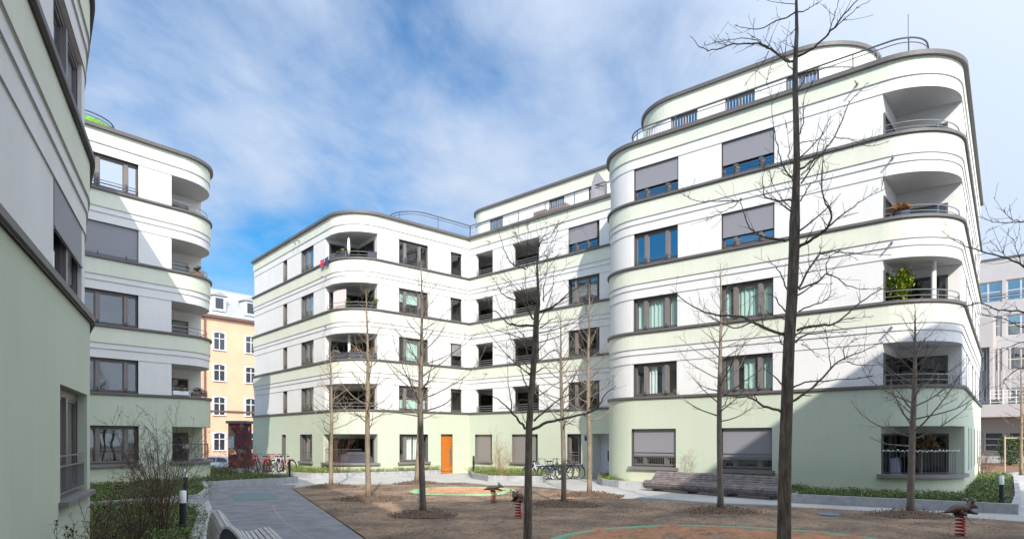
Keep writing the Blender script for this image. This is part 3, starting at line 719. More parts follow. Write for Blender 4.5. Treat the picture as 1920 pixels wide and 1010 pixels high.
# blue mats and drain cover
mb = MB(); mb.poly([(*G(430, 925), .016), (*G(440, 938.5), .016), (*G(526, 936), .016), (*G(507, 922.5), .016)]); o = struct('rubber_mat', mb, M_mat)
mb = MB(); A = G(1190, 934); B = G(1350, 944.5); 
mb.poly([(*G(1182, 936), .012), (*G(1343, 947.3), .012), (*G(1470, 950.8), .012), (*G(1470, 946.8), .012), (*G(1350, 943), .012), (*G(1200, 931.5), .012)]); struct('rubber_strip', mb, M_mat)
c = G(1554, 967); mb = MB(); mb.lathe((c[0], c[1], 0), [(0, .07), (.28, .07), (.30, .06), (.30, 0)], 20); tag(obj('drain_cover', mb, mat('drain_blue', (.12, .19, .26), .7), None, loc=(c[0], c[1], 0)), 'round bluish drain cover set in the sand before the green wall', 'drain cover')
# round play surfaces
def pit(cx, cy, rx, ry, w, h, inner, rim, nm):
    n = 72; rm = MB(); sa = MB()
    for i in range(n):
        for (a, b) in ((i, (i+1) % n),):
            ang = [2*math.pi*t/n for t in (a, b)]
            prof = [(1+w/rx, -.02), (1+w*.7/rx, h*.8), (1+w*.35/rx, h), (1, h*.75), (1-.05/rx, .0)]
            def at(t, k):
                wob = 1+.015*math.sin(3*t+1)+.012*math.sin(5*t)
                return (cx+rx*wob*prof[k][0]*math.cos(t), cy+ry*wob*prof[k][0]*math.sin(t), prof[k][1]+.02)
            for k in range(4): rm.poly([at(ang[0], k), at(ang[1], k), at(ang[1], k+1), at(ang[0], k+1)])
    poly = [(cx+rx*(1+.015*math.sin(3*t+1)+.012*math.sin(5*t))*.995*math.cos(t), cy+ry*(1+.015*math.sin(3*t+1)+.012*math.sin(5*t))*.995*math.sin(t)) for t in [2*math.pi*i/n for i in range(n)]]
    big = rx > 3
    zf = (lambda x, y: .075+.07*NZ.noise(Vector((x*2.2, y*2.2, 1)))+.05*NZ.noise(Vector((x*6, y*6, 2)))) if big else (lambda x, y: .062+.01*nz(x, y, 1))
    sa = terrain(poly, .16 if big else .3, zf, 3)
    struct(nm, sa, inner, True); return rm
tag(obj('sandpit_rim', pit(4.15, 12.5, 3.35, 3.05, .24, .085, M_orange, M_gs, 'sandpit_sand'), M_gs, None, True, loc=(4.15, 12.5, 0)), 'raised green rubber rim round the orange sandpit at bottom centre', 'sandpit rim')
tag(obj('play_circle_rim', pit(-2.0, 26.6, 1.7, 1.75, .55, .05, M_orange2, M_gs2, 'play_circle'), M_gs2, None, True, loc=(-2, 26.6, 0)), 'light green ring round the flat orange play circle in the sun', 'play surface rim')

# ------------------------------------------------------------------ planting beds
def kerbline(name, pts, label, h=.30, w=.16, zb=-.02, closed=False):
    P = Path(pts, [0]*len(pts), False); q = MB()
    L_ = P.len; n = max(1, int(L_/1.0)); root = thing(name, label, 'kerb', (pts[0][0], pts[0][1], 0), 'kerbs round the planting beds')
    for i in range(n):
        ring(q, P, zb, h+.004*math.sin(i*2.3), -w, 0, 0, L_*i/n+.006, L_*(i+1)/n-.006)
    ring(q, P, zb, h-.012, -w+.01, -.01, 0)
    obj('kerb_stones', q, M_kerb, root); return P
def leafmesh(name, pts, size, rng, up=.5):
    """many small folded leaves; pts Nx3"""
    n = len(pts); a = rng.uniform(0, 2*np.pi, n); el = rng.uniform(-.4, 1.2, n); s = size*rng.uniform(.5, 1.5, n)
    d = np.stack([np.cos(a)*np.cos(el), np.sin(a)*np.cos(el), np.sin(el)], 1); sd = np.stack([-np.sin(a), np.cos(a), rng.uniform(-.5, .5, n)], 1)
    p = np.array(pts); v = np.empty((n, 4, 3)); v[:, 0] = p; v[:, 1] = p+d*s[:, None]*.5+sd*s[:, None]*.28; v[:, 2] = p+d*s[:, None]; v[:, 3] = p+d*s[:, None]*.5-sd*s[:, None]*.28
    return v.reshape(-1, 3)
def quadmesh(name, verts, mats, parent=None, loc=(0, 0, 0), idx=None, k=4):
    me = bpy.data.meshes.new(name); n = len(verts)//k; v = verts-np.array(rootloc(parent) if parent else loc)
    me.vertices.add(len(v)); me.vertices.foreach_set('co', v.astype(np.float32).ravel()); me.loops.add(n*k); me.loops.foreach_set('vertex_index', np.arange(n*k)); me.polygons.add(n)
    me.polygons.foreach_set('loop_start', np.arange(0, n*k, k)); 
    if not isinstance(mats, (list, tuple)): mats = [mats]
    for m in mats: me.materials.append(m)
    if idx is not None: me.polygons.foreach_set('material_index', np.array(idx, dtype=np.int32))
    me.update(calc_edges=True); o = bpy.data.objects.new(name, me); COL.objects.link(o)
    if parent: o.parent = parent
    else: o.location = loc
    return o
M_l1 = mat('leaf_green', (.10, .165, .035), .6, .35, 3); M_l2 = mat('leaf_yellow_green', (.25, .31, .07), .6, .3, 3); M_l3 = mat('leaf_dark', (.03, .055, .018), .6, .3, 3); M_l4 = mat('leaf_brown', (.14, .065, .03), .8, .4, 8)
M_twig = mat('thin_twigs', (.10, .075, .055), .9, .3, 8)
rng = np.random.default_rng(4)
def groundcover(name, poly, n, z0, h, mats, probs, label, size=.045, avoid=()):
    xs = [p[0] for p in poly]; ys = [p[1] for p in poly]; pts = []
    # arching sprigs
    while len(pts) < n:
        x = rng.uniform(min(xs), max(xs)); y = rng.uniform(min(ys), max(ys))
        if not inpoly(x, y, poly): continue
        if any(inpoly(x, y, a) for a in avoid): continue
        hh = h*(.55+.75*max(0, .5+NZ.noise(Vector((x*1.3, y*1.3, 7)))))*rng.uniform(.6, 1.15)
        a = rng.uniform(0, 6.283); ln = rng.uniform(.10, .32); m = int(rng.integers(7, 13))
        for i in range(m):
            t = i/m; pts.append((x+math.cos(a)*ln*t+rng.normal(0, .012), y+math.sin(a)*ln*t+rng.normal(0, .012), z0+hh*(1-(1-t)**2)*1.0+rng.normal(0, .015)))
    pts = np.array(pts[:n]); v = leafmesh('l', pts, size, rng)
    # clumpy choice of material
    cl = np.array([NZ.noise(Vector((p[0]*.9, p[1]*.9, 3))) for p in pts[::10]]).repeat(10)[:n]
    r = rng.random(n)+cl[:n]*.35 if len(cl) >= n else rng.random(n)
    cum = np.cumsum(probs); idx = np.searchsorted(cum, np.clip(r, 0, .999))
    idx = np.clip(idx, 0, len(mats)-1)
    o = quadmesh(name, v, mats, None, (poly[0][0], poly[0][1], 0), idx); tag(o, label, 'ground cover', None, 'stuff'); return o
def bed(poly): return terrain(poly, .5, lambda x, y: .20+.05*nz(x, y, 1.1), 8)
fpA = [tuple(p) for p in PR.p[:-1]]; fpM = [tuple(p) for p in PM.p[:-1]]; fpL = [tuple(p) for p in PL.p[:-1]]; fpN = [tuple(p) for p in PN_.p[:-1]]
kA = [(4.75, 33.0), (4.1, 31.6), (4.15, 30.05), (4.7, 28.95), (5.6, 28.55), (7.6, 26.5), (10.2, 23.5), (9.35, 22.02), (11.9, 20.3), (14.36, 18.6), (17.3, 22.3), (26.1, 33.9)]
bA = kA+[(27, 36), (22, 37), (9, 35)]
struct('bed_soil', bed(bA), M_soil)
kerbline('kerb', kA, 'grey granite kerb along the bed below the right building')
groundcover('ground_cover', [(9.6, 22.2), (14.25, 18.9), (25.9, 34.2), (22, 33), (16, 25), (14.6, 22.0), (13, 22.4), (10, 25)], 60000, .2, .22, [M_l3, M_l1, M_l2, M_l4], [.22, .6, .14, .04], 'dark low ground cover round the corner of the right building', avoid=(fpA,))
groundcover('ground_cover', [(4.9, 33), (4.2, 31.6), (4.3, 30.1), (4.9, 29.1), (5.7, 28.7), (7.7, 26.7), (10.2, 23.7), (11, 24.2), (6, 30)], 14000, .2, .26, [M_l3, M_l1, M_l2, M_l4], [.1, .4, .42, .08], 'sunlit ground cover strip behind the long wooden bench', avoid=(fpA,))
kB = [(-2.45, 41.4), (-2.6, 38.9), (-2.15, 35.5), (-1.2, 33.2), (.3, 32.75), (1.62, 32.65), (1.75, 33.9), (1.9, 37.3)]
struct('bed_soil', bed(kB+[(-2, 42)]), M_soil); kerbline('kerb', kB, 'pale kerb round the small bed right of the orange door')
groundcover('ground_cover', kB, 20000, .2, .26, [M_l3, M_l1, M_l2, M_l4], [.06, .36, .53, .05], 'bright green ground cover in the small bed right of the orange door', avoid=(fpM,))
kC = [(-13.9, 40.4), (-12.6, 36.9), (-10.9, 35.6), (-9.9, 35.5), (-7.77, 36.6), (-4.9, 38.6), (-4.25, 39.2), (-4.55, 41.0)]
struct('bed_soil', bed(kC+[(-8.5, 39), (-12, 41.4)]), M_soil); kerbline('kerb', kC, 'long pale kerb of the bed left of the orange door')
groundcover('ground_cover', kC+[(-9, 38.5), (-13, 41.2)], 30000, .2, .28, [M_l3, M_l1, M_l2, M_l4], [.06, .36, .53, .05], 'bright green ground cover in the bed left of the orange door', avoid=(fpM,))
kD = [(-15.2, 27.2), (-13.2, 28.45), (-10.4, 31.9), (-11.2, 33.2), (-13.4, 35.0)]
bD = kD+[(-19, 42), (-24, 44), (-22, 38), (-15, 32), (-17, 29)]
struct('bed_soil', bed(bD), M_soil); kerbline('kerb', kD, 'grey kerb of the shaded bed in front of the left bicycles')
groundcover('ground_cover', bD, 46000, .2, .24, [M_l3, M_l1, M_l2, M_l4], [.32, .5, .1, .08], 'dark green low hedge in front of the left bicycles', avoid=(fpL,))
kE = [(-14.5, 17.6), (-12.0, 18.5), (-10.8, 19.8), (-10.05, 21.3), (-10.9, 23.6), (-13.0, 27.9)]
bE = kE+[(-15, 29.5), (-19.5, 24.4), (-17, 20)]
struct('bed_soil', bed(bE), M_soil); kerbline('kerb', kE, 'light kerb of the shaded bed beside the left building', h=.36)
groundcover('ground_cover', bE, 56000, .2, .17, [M_l3, M_l1, M_l2, M_l4], [.2, .56, .14, .1], 'green ground cover in front of the left building', avoid=(fpL, fpN))
kF = [(-3.0, 6.6), (-5.75, 12.0), (-7.75, 16.6), (-8.9, 18.4), (-10.6, 19.4)]
kerbline('kerb', kF, 'light kerb strip beside the slatted lounger at bottom left')
bF = kF+[(-12.0, 18.3), (-14.5, 17.4), (-11.5, 16.8), (-8.2, 12.2), (-5.0, 6.6)]
struct('bed_soil', bed(bF), M_soil)
groundcover('ground_cover', bF, 70000, .2, .15, [M_l3, M_l1, M_l2, M_l4], [.2, .48, .14, .18], 'green ground cover in the nearest bed at bottom left', .038, avoid=(fpN,))
# leaf litter and pebbles on the sand
def litter(name, poly, n, zf, size, mats, label):
    xs = [p[0] for p in poly]; ys = [p[1] for p in poly]; pts = []
    while len(pts) < n:
        x = rng.uniform(min(xs), max(xs)); y = rng.uniform(min(ys), max(ys))
        if inpoly(x, y, poly) and NZ.noise(Vector((x*.7, y*.7, 9)))+rng.normal(0, .35) > -.1: pts.append((x, y, zf(x, y)+.006+rng.random()*.012))
    n = len(pts); p = np.array(pts); a = rng.uniform(0, 6.283, n); s = size*rng.uniform(.4, 1.6, n); c_, s_ = np.cos(a)*s, np.sin(a)*s; v = np.empty((n, 4, 3))
    for k, (q, w_) in enumerate(((1, .0), (0, .6), (-1, 0), (0, -.6))):
        v[:, k, 0] = p[:, 0]+c_*q-s_*w_; v[:, k, 1] = p[:, 1]+s_*q+c_*w_; v[:, k, 2] = p[:, 2]+rng.uniform(0, .02, n)
    o = quadmesh(name, v.reshape(-1, 3), mats, None, (poly[0][0], poly[0][1], 0), rng.integers(0, len(mats), n)); tag(o, label, 'leaf litter', None, 'stuff')
M_lt1 = mat('dry_leaf_tan', (.26, .17, .09), .9); M_lt2 = mat('dry_leaf_dark', (.09, .06, .04), .9); M_lt3 = mat('dry_leaf_pale', (.34, .27, .19), .9)
litter('leaf_litter', sand, 16000, lambda x, y: sandz(x, y), .02, [M_lt1, M_lt2, M_lt3], 'scattered dry leaves and chips over the playground sand')

# ================================================================== TREES
M_bark = mat('dark_bark', (.085, .066, .052), .95, 0, col2=(.25, .21, .17), vscale=26, stretch=(1, 1, .16), bump=1.0, bscale=34)
M_barkl = mat('tan_bark', (.32, .25, .17), .95, 0, col2=(.16, .13, .095), vscale=8, stretch=(1, 1, .3), bump=.8, bscale=30)
M_barkg = mat('grey_bark', (.14, .115, .09), .95, 0, col2=(.25, .21, .165), vscale=10, stretch=(1, 1, .3), bump=.8, bscale=30)
M_mulch = mat('bark_mulch', (.085, .052, .034), .95, 0, col2=(.16, .105, .07), vscale=22, bump=1, bscale=25)
def twig(mb, p, d, Ln, r, lvl, rn, up, sides):
    """recursive bare branch"""
    n = max(3, int(Ln/.16)) if lvl < 2 else 3
    pts = [Vector(p)]; rs = [r]; d = Vector(d).normalized(); dirs = [d.copy()]
    for i in range(n):
        w = .17 if lvl else .12
        d = (d+Vector((rn.uniform(-w, w), rn.uniform(-w, w), up*(.3+i/n)+rn.uniform(-w, w)*.7))).normalized()
        pts.append(pts[-1]+d*(Ln/n)); rs.append(max(r*(1-.8*(i+1)/n), .0022)); dirs.append(d.copy())
    mb.tube(pts, rs, sides, cap=False)
    if lvl >= 3: return
    k = {0: int(Ln*5.5)+2, 1: int(Ln*5)+1, 2: rn.randint(0, 2)}[lvl]
    for _ in range(k):
        t = rn.uniform(.22, .97)*n; i = min(int(t), n-1); q = pts[i].lerp(pts[i+1], t-i); dd = dirs[i]
        s = dd.orthogonal().normalized(); s.rotate(__import__('mathutils').Quaternion(dd, rn.uniform(0, 6.283)))
        ang = rn.uniform(.5, .95); nd = dd*math.cos(ang)+s*math.sin(ang); nd.z += .12
        ll = Ln*(1-t/n*.55)*rn.uniform(.22, .5) if lvl == 0 else rn.uniform(.06, .26)
        if rn.random() < .35: ll = rn.uniform(.03, .07)
        twig(mb, q, nd, ll, max(rs[i]*.5, .003), lvl+1 if ll > .1 else 3, rn, up*.7, 3 if lvl else 4)
def mound(root_label, x, y, r, seed):
    n = 20; poly = [(x+r*(1.25+.1*math.sin(3*a+seed))*math.cos(a), y+r*(1+.1*math.sin(2*a+seed))*math.sin(a)) for a in [2*math.pi*i/n for i in range(n)]]
    q = terrain(poly, .12, lambda a, b: .03+max(0, .16*(1-(math.hypot((a-x)/1.25, b-y)/r)**1.5))+.025*nz(a, b, 9, seed), seed)
    o = obj('mulch_mound', q, M_mulch, None, False, loc=(x, y, 0)); tag(o, root_label, 'mulch mound', 'bark mulch mounds round the tree trunks')
    pts = []; 
    nch = int(900*r*r)
    for _ in range(nch):
        a = rng.uniform(0, 6.283); d = r*math.sqrt(rng.random())*1.1; px, py = x+1.25*d*math.cos(a), y+d*math.sin(a)
        pts.append((px, py, .04+max(0, .16*(1-(d/r)**1.5))+rng.random()*.02))
    v = leafmesh('c', np.array(pts), .05, rng); quadmesh('bark_chips', v, [M_mulch, M_lt1], o, None, (rng.random(len(pts)) < .3).astype(int))['kind'] = 'stuff'
def tree(label, base, H_, r, first, n, Lm, seed, bark=None, lean=(0, 0), md=.8, mlabel=None, up=.10, top=.15, group='bare young trees in the courtyard', sides=8):
    rn = random.Random(seed); x, y = base; root = thing('bare_tree', label, 'tree', (x, y, 0), group); bark = bark or M_barkg
    N_ = 14; pts = []; rs = []
    for i in range(N_+1):
        t = i/N_; pts.append(Vector((x+lean[0]*t+.035*math.sin(t*7+seed)*H_*.1, y+lean[1]*t+.03*math.sin(t*5+seed)*H_*.1, H_*t-.02))); rs.append(r*(1.25 if i == 0 else 1)*(1-t*.55 if t < .5 else (1-.275)*(1-(t-.5)*1.75)) if i < N_ else .004)
    tb = MB(); tb.tube(pts, rs, 10 if sides > 6 else 8); obj('trunk', tb, bark, root, True)
    cb = MB(); az = rn.uniform(0, 6)
    for i in range(n):
        t = first+(.985-first)*((i+rn.uniform(0, .7))/n)**.92; k = min(int(t*N_), N_-1); p = pts[k].lerp(pts[k+1], t*N_-k); az += 2.4+rn.uniform(-.35, .35)
        s = (t-first)/(1-first); Ll = Lm*(1-s*.78)*rn.uniform(.6, 1.1)*(.75+.5*min(1, s*6) if s < .15 else 1); el = rn.uniform(.05, .45)+s*.65
        twig(cb, p, (math.cos(az)*math.cos(el), math.sin(az)*math.cos(el), math.sin(el)), Ll, max(rs[k]*.32, .006), 0, rn, up, 5)
    obj('crown', cb, bark, root, True)
    if mlabel: mound(mlabel, x, y, md, seed)
    return root
def px_tree(label, Y, trunk, limbs, base_xy, seed, bark, group, mlabel=None, base_r=.11, md=.8, extra=(0, 0, 1, .8)):
    """tree whose main limbs follow the real tree, with its own depth; limbs: lists of photo pixels, spread in depth"""
    rn = random.Random(seed); root = thing('bare_tree', label, 'tree', (base_xy[0], base_xy[1], 0), group)
    tp = [Vector((base_xy[0], base_xy[1], -.02))]+[PX(a, b, Y) for a, b, _ in trunk]; tr = [base_r]+[w for _, _, w in trunk]
    tb = MB(); tb.tube(tp, tr, 14); obj('trunk', tb, bark, root, True); cb = MB()
    for li, l in enumerate(limbs):
        w0 = l[0]; P_ = l[1:]; dep = rn.choice((-1, 1))*rn.uniform(.25, .75); L0 = 0; q = [PX(*P_[0], Y)]
        for a, b in zip(P_, P_[1:]): L0 += math.hypot(b[0]-a[0], b[1]-a[1]); q.append(PX(b[0], b[1], Y+dep*L0/F*Y*.9))
        # smooth and subdivide with slight kinks
        r_ = []; m = len(q)
        for i in range(m-1):
            a, b, c, d = q[max(i-1, 0)], q[i], q[i+1], q[min(i+2, m-1)]
            for j in range(4):
                t = j/4; r_.append(.5*((2*b)+(c-a)*t+(2*a-5*b+4*c-d)*t*t+(3*b-a-3*c+d)*t**3)+Vector((rn.uniform(-1, 1), rn.uniform(-1, 1), rn.uniform(-1, 1)))*.011)
        r_.append(q[-1]); nn = len(r_); rs = [max(w0*(1-.82*i/(nn-1)), .0035) for i in range(nn)]
        cb.tube(r_, rs, 6, cap=False)
        tot = sum((b-a).length for a, b in zip(r_, r_[1:]))
        for _ in range(int(tot*15)+2):
            i = rn.randint(2, nn-2) if nn > 4 else 1; dd = (r_[i+1]-r_[i]).normalized(); s = dd.orthogonal().normalized(); s.rotate(__import__('mathutils').Quaternion(dd, rn.uniform(0, 6.283)))
            ang = rn.uniform(.5, 1.1); ll = rn.uniform(.02, .06) if rn.random() < .6 else rn.uniform(.12, .45)*(1-.4*i/nn)
            nd = dd*math.cos(ang)+s*math.sin(ang); nd.z += .2
            twig(cb, r_[i], nd, ll, max(rs[i]*.45, .0035), 3 if ll < .1 else 2, rn, .12, 4)
    for e in range(extra[0]):
        t = extra[1]+(extra[2]-extra[1])*rn.random(); k = min(int(t*(len(tp)-1)), len(tp)-2); p = tp[k].lerp(tp[k+1], t*(len(tp)-1)-k); az = e*2.4+rn.uniform(-.4, .4); el = rn.uniform(.1, .7)
        twig(cb, p, (math.cos(az)*math.cos(el), math.sin(az)*math.cos(el), math.sin(el)), extra[3]*rn.uniform(.5, 1.1)*(1.15-t*.5), max(tr[k]*.2, .006), 0, rn, .14, 5)
    obj('crown', cb, bark, root, True)
    if mlabel: mound(mlabel, base_xy[0], base_xy[1], md, seed)
    return root
def z6(*p): return [(1280+x/2.524, y/2.524) for x, y in p]
def z7(*p): return [(1280+x/2.524, 400+y/2.524) for x, y in p]
def z1(*p): return [(920+x/4.04, 290+y/4.04) for x, y in p]
def z2(*p): return [(920+x/4.04, 540+y/4.04) for x, y in p]
def z3(*p): return [(920+x/4.208, 770+y/4.208) for x, y in p]
big = [(.019, z6((525, 295), (480, 280), (400, 225), (340, 205), (240, 212), (140, 238), (90, 225), (35, 172))), (.008, z6((400, 222), (330, 187), (220, 190), (105, 215))), (.009, z6((420, 235), (380, 205), (305, 155))),
 (.018, z6((545, 270), (620, 225), (700, 150), (760, 75), (830, 0), (900, -60))), (.008, z6((690, 165), (715, 80), (740, 5))), (.009, z6((720, 130), (800, 60), (890, 0))), (.010, z6((540, 60), (600, 40), (660, 0))),
 (.011, z6((535, 60), (470, 90), (360, 138), (290, 132), (245, 118))), (.012, z6((530, 850), (480, 800), (455, 720), (430, 590), (420, 420))), (.008, z6((530, 780), (500, 740), (510, 700), (485, 580))), (.009, z6((555, 640), (570, 580), (575, 470), (620, 380))),
 (.016, z6((560, 800), (640, 740), (720, 650), (790, 490), (880, 390))), (.007, z6((720, 650), (800, 660), (880, 695), (980, 665))), (.010, z6((560, 830), (620, 760), (650, 660), (700, 550))), (.013, z6((525, 950), (400, 940), (380, 870), (388, 760))),
 (.008, z6((520, 1000), (440, 900), (410, 800))), (.010, z6((560, 950), (600, 880), (640, 830), (670, 680))), (.009, z6((525, 860), (470, 810), (440, 790))), (.008, z6((520, 330), (480, 285), (432, 200))), (.006, z6((410, 240), (370, 310), (290, 410))), (.005, z6((436, 262), (405, 340), (397, 405))), (.006, z6((540, 250), (520, 215), (508, 205))),
 (.024, z7((545, 160), (620, 120), (690, 60), (700, 0), (660, -100), (665, -260))), (.012, z7((690, 60), (765, 0), (850, -60), (960, -120))), (.020, z7((490, 130), (400, 115), (320, 70), (270, -70))), (.008, z7((280, -60), (150, -55), (60, -60), (0, -90))), (.008, z7((275, -70), (235, -30), (180, -5), (110, 35))),
 (.012, z7((500, 375), (470, 300), (440, 250), (405, 215))), (.015, z7((550, 350), (600, 260), (650, 195), (720, 180), (760, 185), (880, 195), (990, 200))), (.007, z7((650, 195), (652, 145))), (.014, z7((550, 360), (640, 320), (690, 285), (780, 340), (860, 358), (940, 352))),
 (.008, z7((690, 290), (680, 230), (740, 180), (830, 222))), (.011, z7((545, 465), (620, 430), (690, 400), (710, 275))), (.011, z7((500, 480), (460, 430), (430, 390), (380, 380), (320, 400))), (.022, z7((480, 570), (380, 540), (280, 490), (160, 480), (75, 455), (0, 405), (-60, 360))),
 (.011, z7((330, 515), (240, 540), (150, 500), (80, 455))), (.020, z7((540, 550), (650, 530), (730, 515), (840, 420), (940, 360), (1000, 350))), (.007, z7((730, 515), (800, 495), (905, 485))), (.013, z7((535, 610), (590, 570), (680, 565), (780, 560))), (.010, z7((500, 640), (462, 605), (480, 575))),
 (.014, z7((520, 825), (580, 800), (690, 790), (860, 775), (900, 760))), (.020, z7((520, 890), (620, 820), (700, 730), (770, 680), (860, 650), (960, 600))), (.008, z7((770, 690), (760, 640), (830, 590))), (.008, z7((780, 700), (850, 720), (1060, 700))), (.020, z7((468, 935), (380, 910), (320, 870), (250, 870), (180, 850))), (.008, z7((350, 880), (330, 860), (270, 910))),
 (.012, z7((470, 810), (420, 760), (385, 735))), (.009, z7((485, 500), (420, 480), (330, 520))), (.007, z7((700, 730), (690, 620), (675, 545))), (.007, z7((560, 615), (600, 640), (645, 680))), (.012, z6((560, 870), (640, 750), (668, 740))), (.008, z6((545, 680), (600, 670), (700, 655))), (.009, z6((705, 1005), (660, 900), (665, 740)))]
px_tree('large dark bare tree rising through the whole right half, nearest tree', 9.0, [(1470, 1060, .100), (1470, 1000, .093), (1472, 850, .083), (1476, 740, .079), (1479, 650, .076), (1485, 560, .072), (1489, 470, .070), (1490, 415, .070), (1492, 370, .052), (1494, 300, .044), (1493, 240, .040), (1491, 170, .036), (1491, 120, .034), (1494, 60, .024), (1493, 0, .018), (1490, -60, .013), (1494, -110, .006)],
 [(w_, *l) for w_, l in big], (3.74, 9.0), 11, M_bark, 'bare young trees in the courtyard', base_r=.13, extra=(12, .3, .95, .8))
mid_ = [(.020, z2((325, 285), (200, 280), (130, 260), (40, 180), (0, 150), (-40, 60))), (.016, z2((320, 235), (260, 130), (180, 90), (100, 50), (60, 0), (20, -80))), (.018, z2((365, 180), (460, 150), (540, 85), (600, 30), (660, 0))), (.013, z2((375, 300), (460, 240), (515, 215))),
 (.012, z2((320, 240), (285, 130), (270, 0), (268, -130))), (.012, z1((268, 870), (150, 810), (90, 680), (40, 520))), (.008, z1((275, 860), (280, 680), (280, 500))), (.012, z1((355, 800), (370, 670), (450, 630), (520, 490))), (.008, z1((370, 690), (400, 620), (430, 550))),
 (.009, z1((350, 740), (230, 700), (190, 590))), (.009, z2((400, 100), (405, -10), (425, -120), (430, -240))), (.007, z1((365, 780), (420, 760), (470, 730))), (.014, z2((300, 760), (270, 740), (235, 640), (225, 590), (130, 560))), (.022, z2((330, 1000), (420, 920), (540, 830), (650, 790))), (.026, z3((325, 150), (450, 90), (560, 60), (700, 35), (790, 5), (850, -40), (900, -130), (990, -200))),
 (.022, z3((275, 140), (220, 70), (155, 0), (100, -60), (30, -110), (-60, -150))), (.011, z2((160, 930), (145, 780), (130, 700), (120, 400))), (.012, z2((300, 650), (220, 600), (120, 560))), (.012, z2((345, 640), (400, 605), (490, 610))), (.011, z2((350, 560), (430, 500), (480, 470), (560, 480))), (.010, z2((330, 480), (250, 440), (190, 380), (150, 340))),
 (.010, z2((360, 470), (420, 400), (440, 330), (500, 290))), (.011, z2((330, 830), (420, 780), (520, 700))), (.010, z2((300, 860), (230, 840), (180, 900), (60, 910))), (.009, z3((300, 120), (260, 60), (230, -20))), (.009, z2((390, 90), (440, 20), (500, -60)))]
px_tree('dark bare tree in front of the inner corner, second nearest', 11.0, [(989, 1040, .078), (990, 960, .070), (991, 860, .059), (992, 800, .058), (995, 760, .054), (1000, 690, .050), (1004, 640, .052), (1006, 590, .046), (1010, 570, .03), (1009, 540, .024), (1007, 500, .018), (1010, 460, .010), (1011, 440, .005)],
 [(w_, *l) for w_, l in mid_], (.26, 11.0), 5, M_bark, 'bare young trees in the courtyard', base_r=.10, extra=(26, .42, .97, 1.5))
tree('dark bare tree with a wide mulch ring, left of the orange door', G(792, 968), 7.1, .09, .38, 38, 2.5, 21, M_bark, md=.75, mlabel='dark mulch mound round the trunk left of the orange door', lean=(-.05, 0))
tree('tan barked bare tree in the sun before the central corner balcony', G(692, 938), 7.4, .10, .33, 38, 1.9, 22, M_barkl, md=.95, mlabel='sunlit mulch mound before the central corner balcony', lean=(-.1, 0), up=.16)
tree('slim bare tree, leftmost in the sand near the red bicycles', G(622, 914), 6.6, .09, .33, 34, 2.2, 23, M_barkl, md=.9, mlabel='shaded mulch mound, leftmost on the sand', lean=(-.05, 0))
tree('pale bare tree directly behind the dark tree left of the orange door', G(783, 908), 7.0, .13, .42, 22, 1.7, 24, M_barkl, md=.9, mlabel='flat mulch mound at the path edge left of the door', lean=(.15, 0))
tree('bare tree between the bicycles and the spring riders, third from centre', G(1057, 949), 6.3, .09, .38, 38, 2.0, 25, M_barkg, md=.95, mlabel='round mulch mound right of the spring riders', lean=(-.1, 0), up=.18)
tree('tan bare tree in front of the house entrance beside the blue sign', G(1104, 931), 7.9, .09, .36, 38, 1.9, 26, M_barkl, md=1.0, mlabel='mulch mound in front of the house entrance', up=.2)
tree('slender bare tree in front of the long wooden bench', G(1350, 962), 7.2, .09, .36, 36, 2.1, 27, M_barkg, md=.9, mlabel='mulch mound in front of the long wooden bench', lean=(.0, 0))
tree('bare tree in front of the shaded corner loggia at right', G(1707, 968), 5.9, .10, .33, 36, 2.3, 28, M_barkg, md=.9, mlabel='mulch mound before the shaded corner loggia', lean=(.15, 0))
px_tree('bare tree reaching in from beyond the right edge', 9.0, [(2010, 1000, .09), (2008, 800, .08), (2005, 600, .07), (2004, 450, .05), (2004, 250, .02)],
 [(.014, (2005, 470), (1960, 430), (1920, 416), (1872, 418), (1834, 406)), (.018, (2005, 560), (1960, 520), (1920, 500), (1888, 483), (1839, 470), (1800, 457), (1764, 431)), (.008, (1915, 496), (1905, 470), (1899, 446)), (.007, (1888, 483), (1870, 465), (1856, 450)), (.017, (2005, 640), (1960, 590), (1920, 584), (1872, 581), (1834, 569), (1800, 575)),
  (.010, (1950, 600), (1920, 612), (1880, 597), (1842, 590)), (.010, (1960, 640), (1920, 640), (1890, 650), (1862, 655)), (.008, (1920, 416), (1900, 412), (1877, 393)), (.014, (2005, 700), (1960, 700), (1925, 690), (1895, 700), (1880, 720))], (7.65, 9.0), 7, M_bark, 'bare young trees in the courtyard', base_r=.11)
tree('staked young tree before the grey office building at right edge', G(1915, 890), 7.5, .10, .33, 30, 1.9, 29, M_barkl, up=.15)
q = thing('tree_stake_frame', 'pale wooden stake frame propping the tree at the right edge', 'tree stake', (*G(1900, 890), 0))
M_stake = mat('pale_wood', (.42, .33, .23), .8, .15, 6)
sx0, sy0 = G(1900, 890); sb = MB()
for dx, dy in ((-.75, .2), (.75, .2), (0, -.5)):
    sb = MB(); sb.tube([(sx0+.4+dx, sy0+dy, -.02), (sx0+.4+dx, sy0+dy, 2.3)], .045, 8); obj('post', sb, M_stake, q)
sb = MB(); sb.tube([(sx0-.4, sy0+.2, 2.2), (sx0+1.2, sy0+.2, 2.2)], .035, 8); obj('rail', sb, M_stake, q)

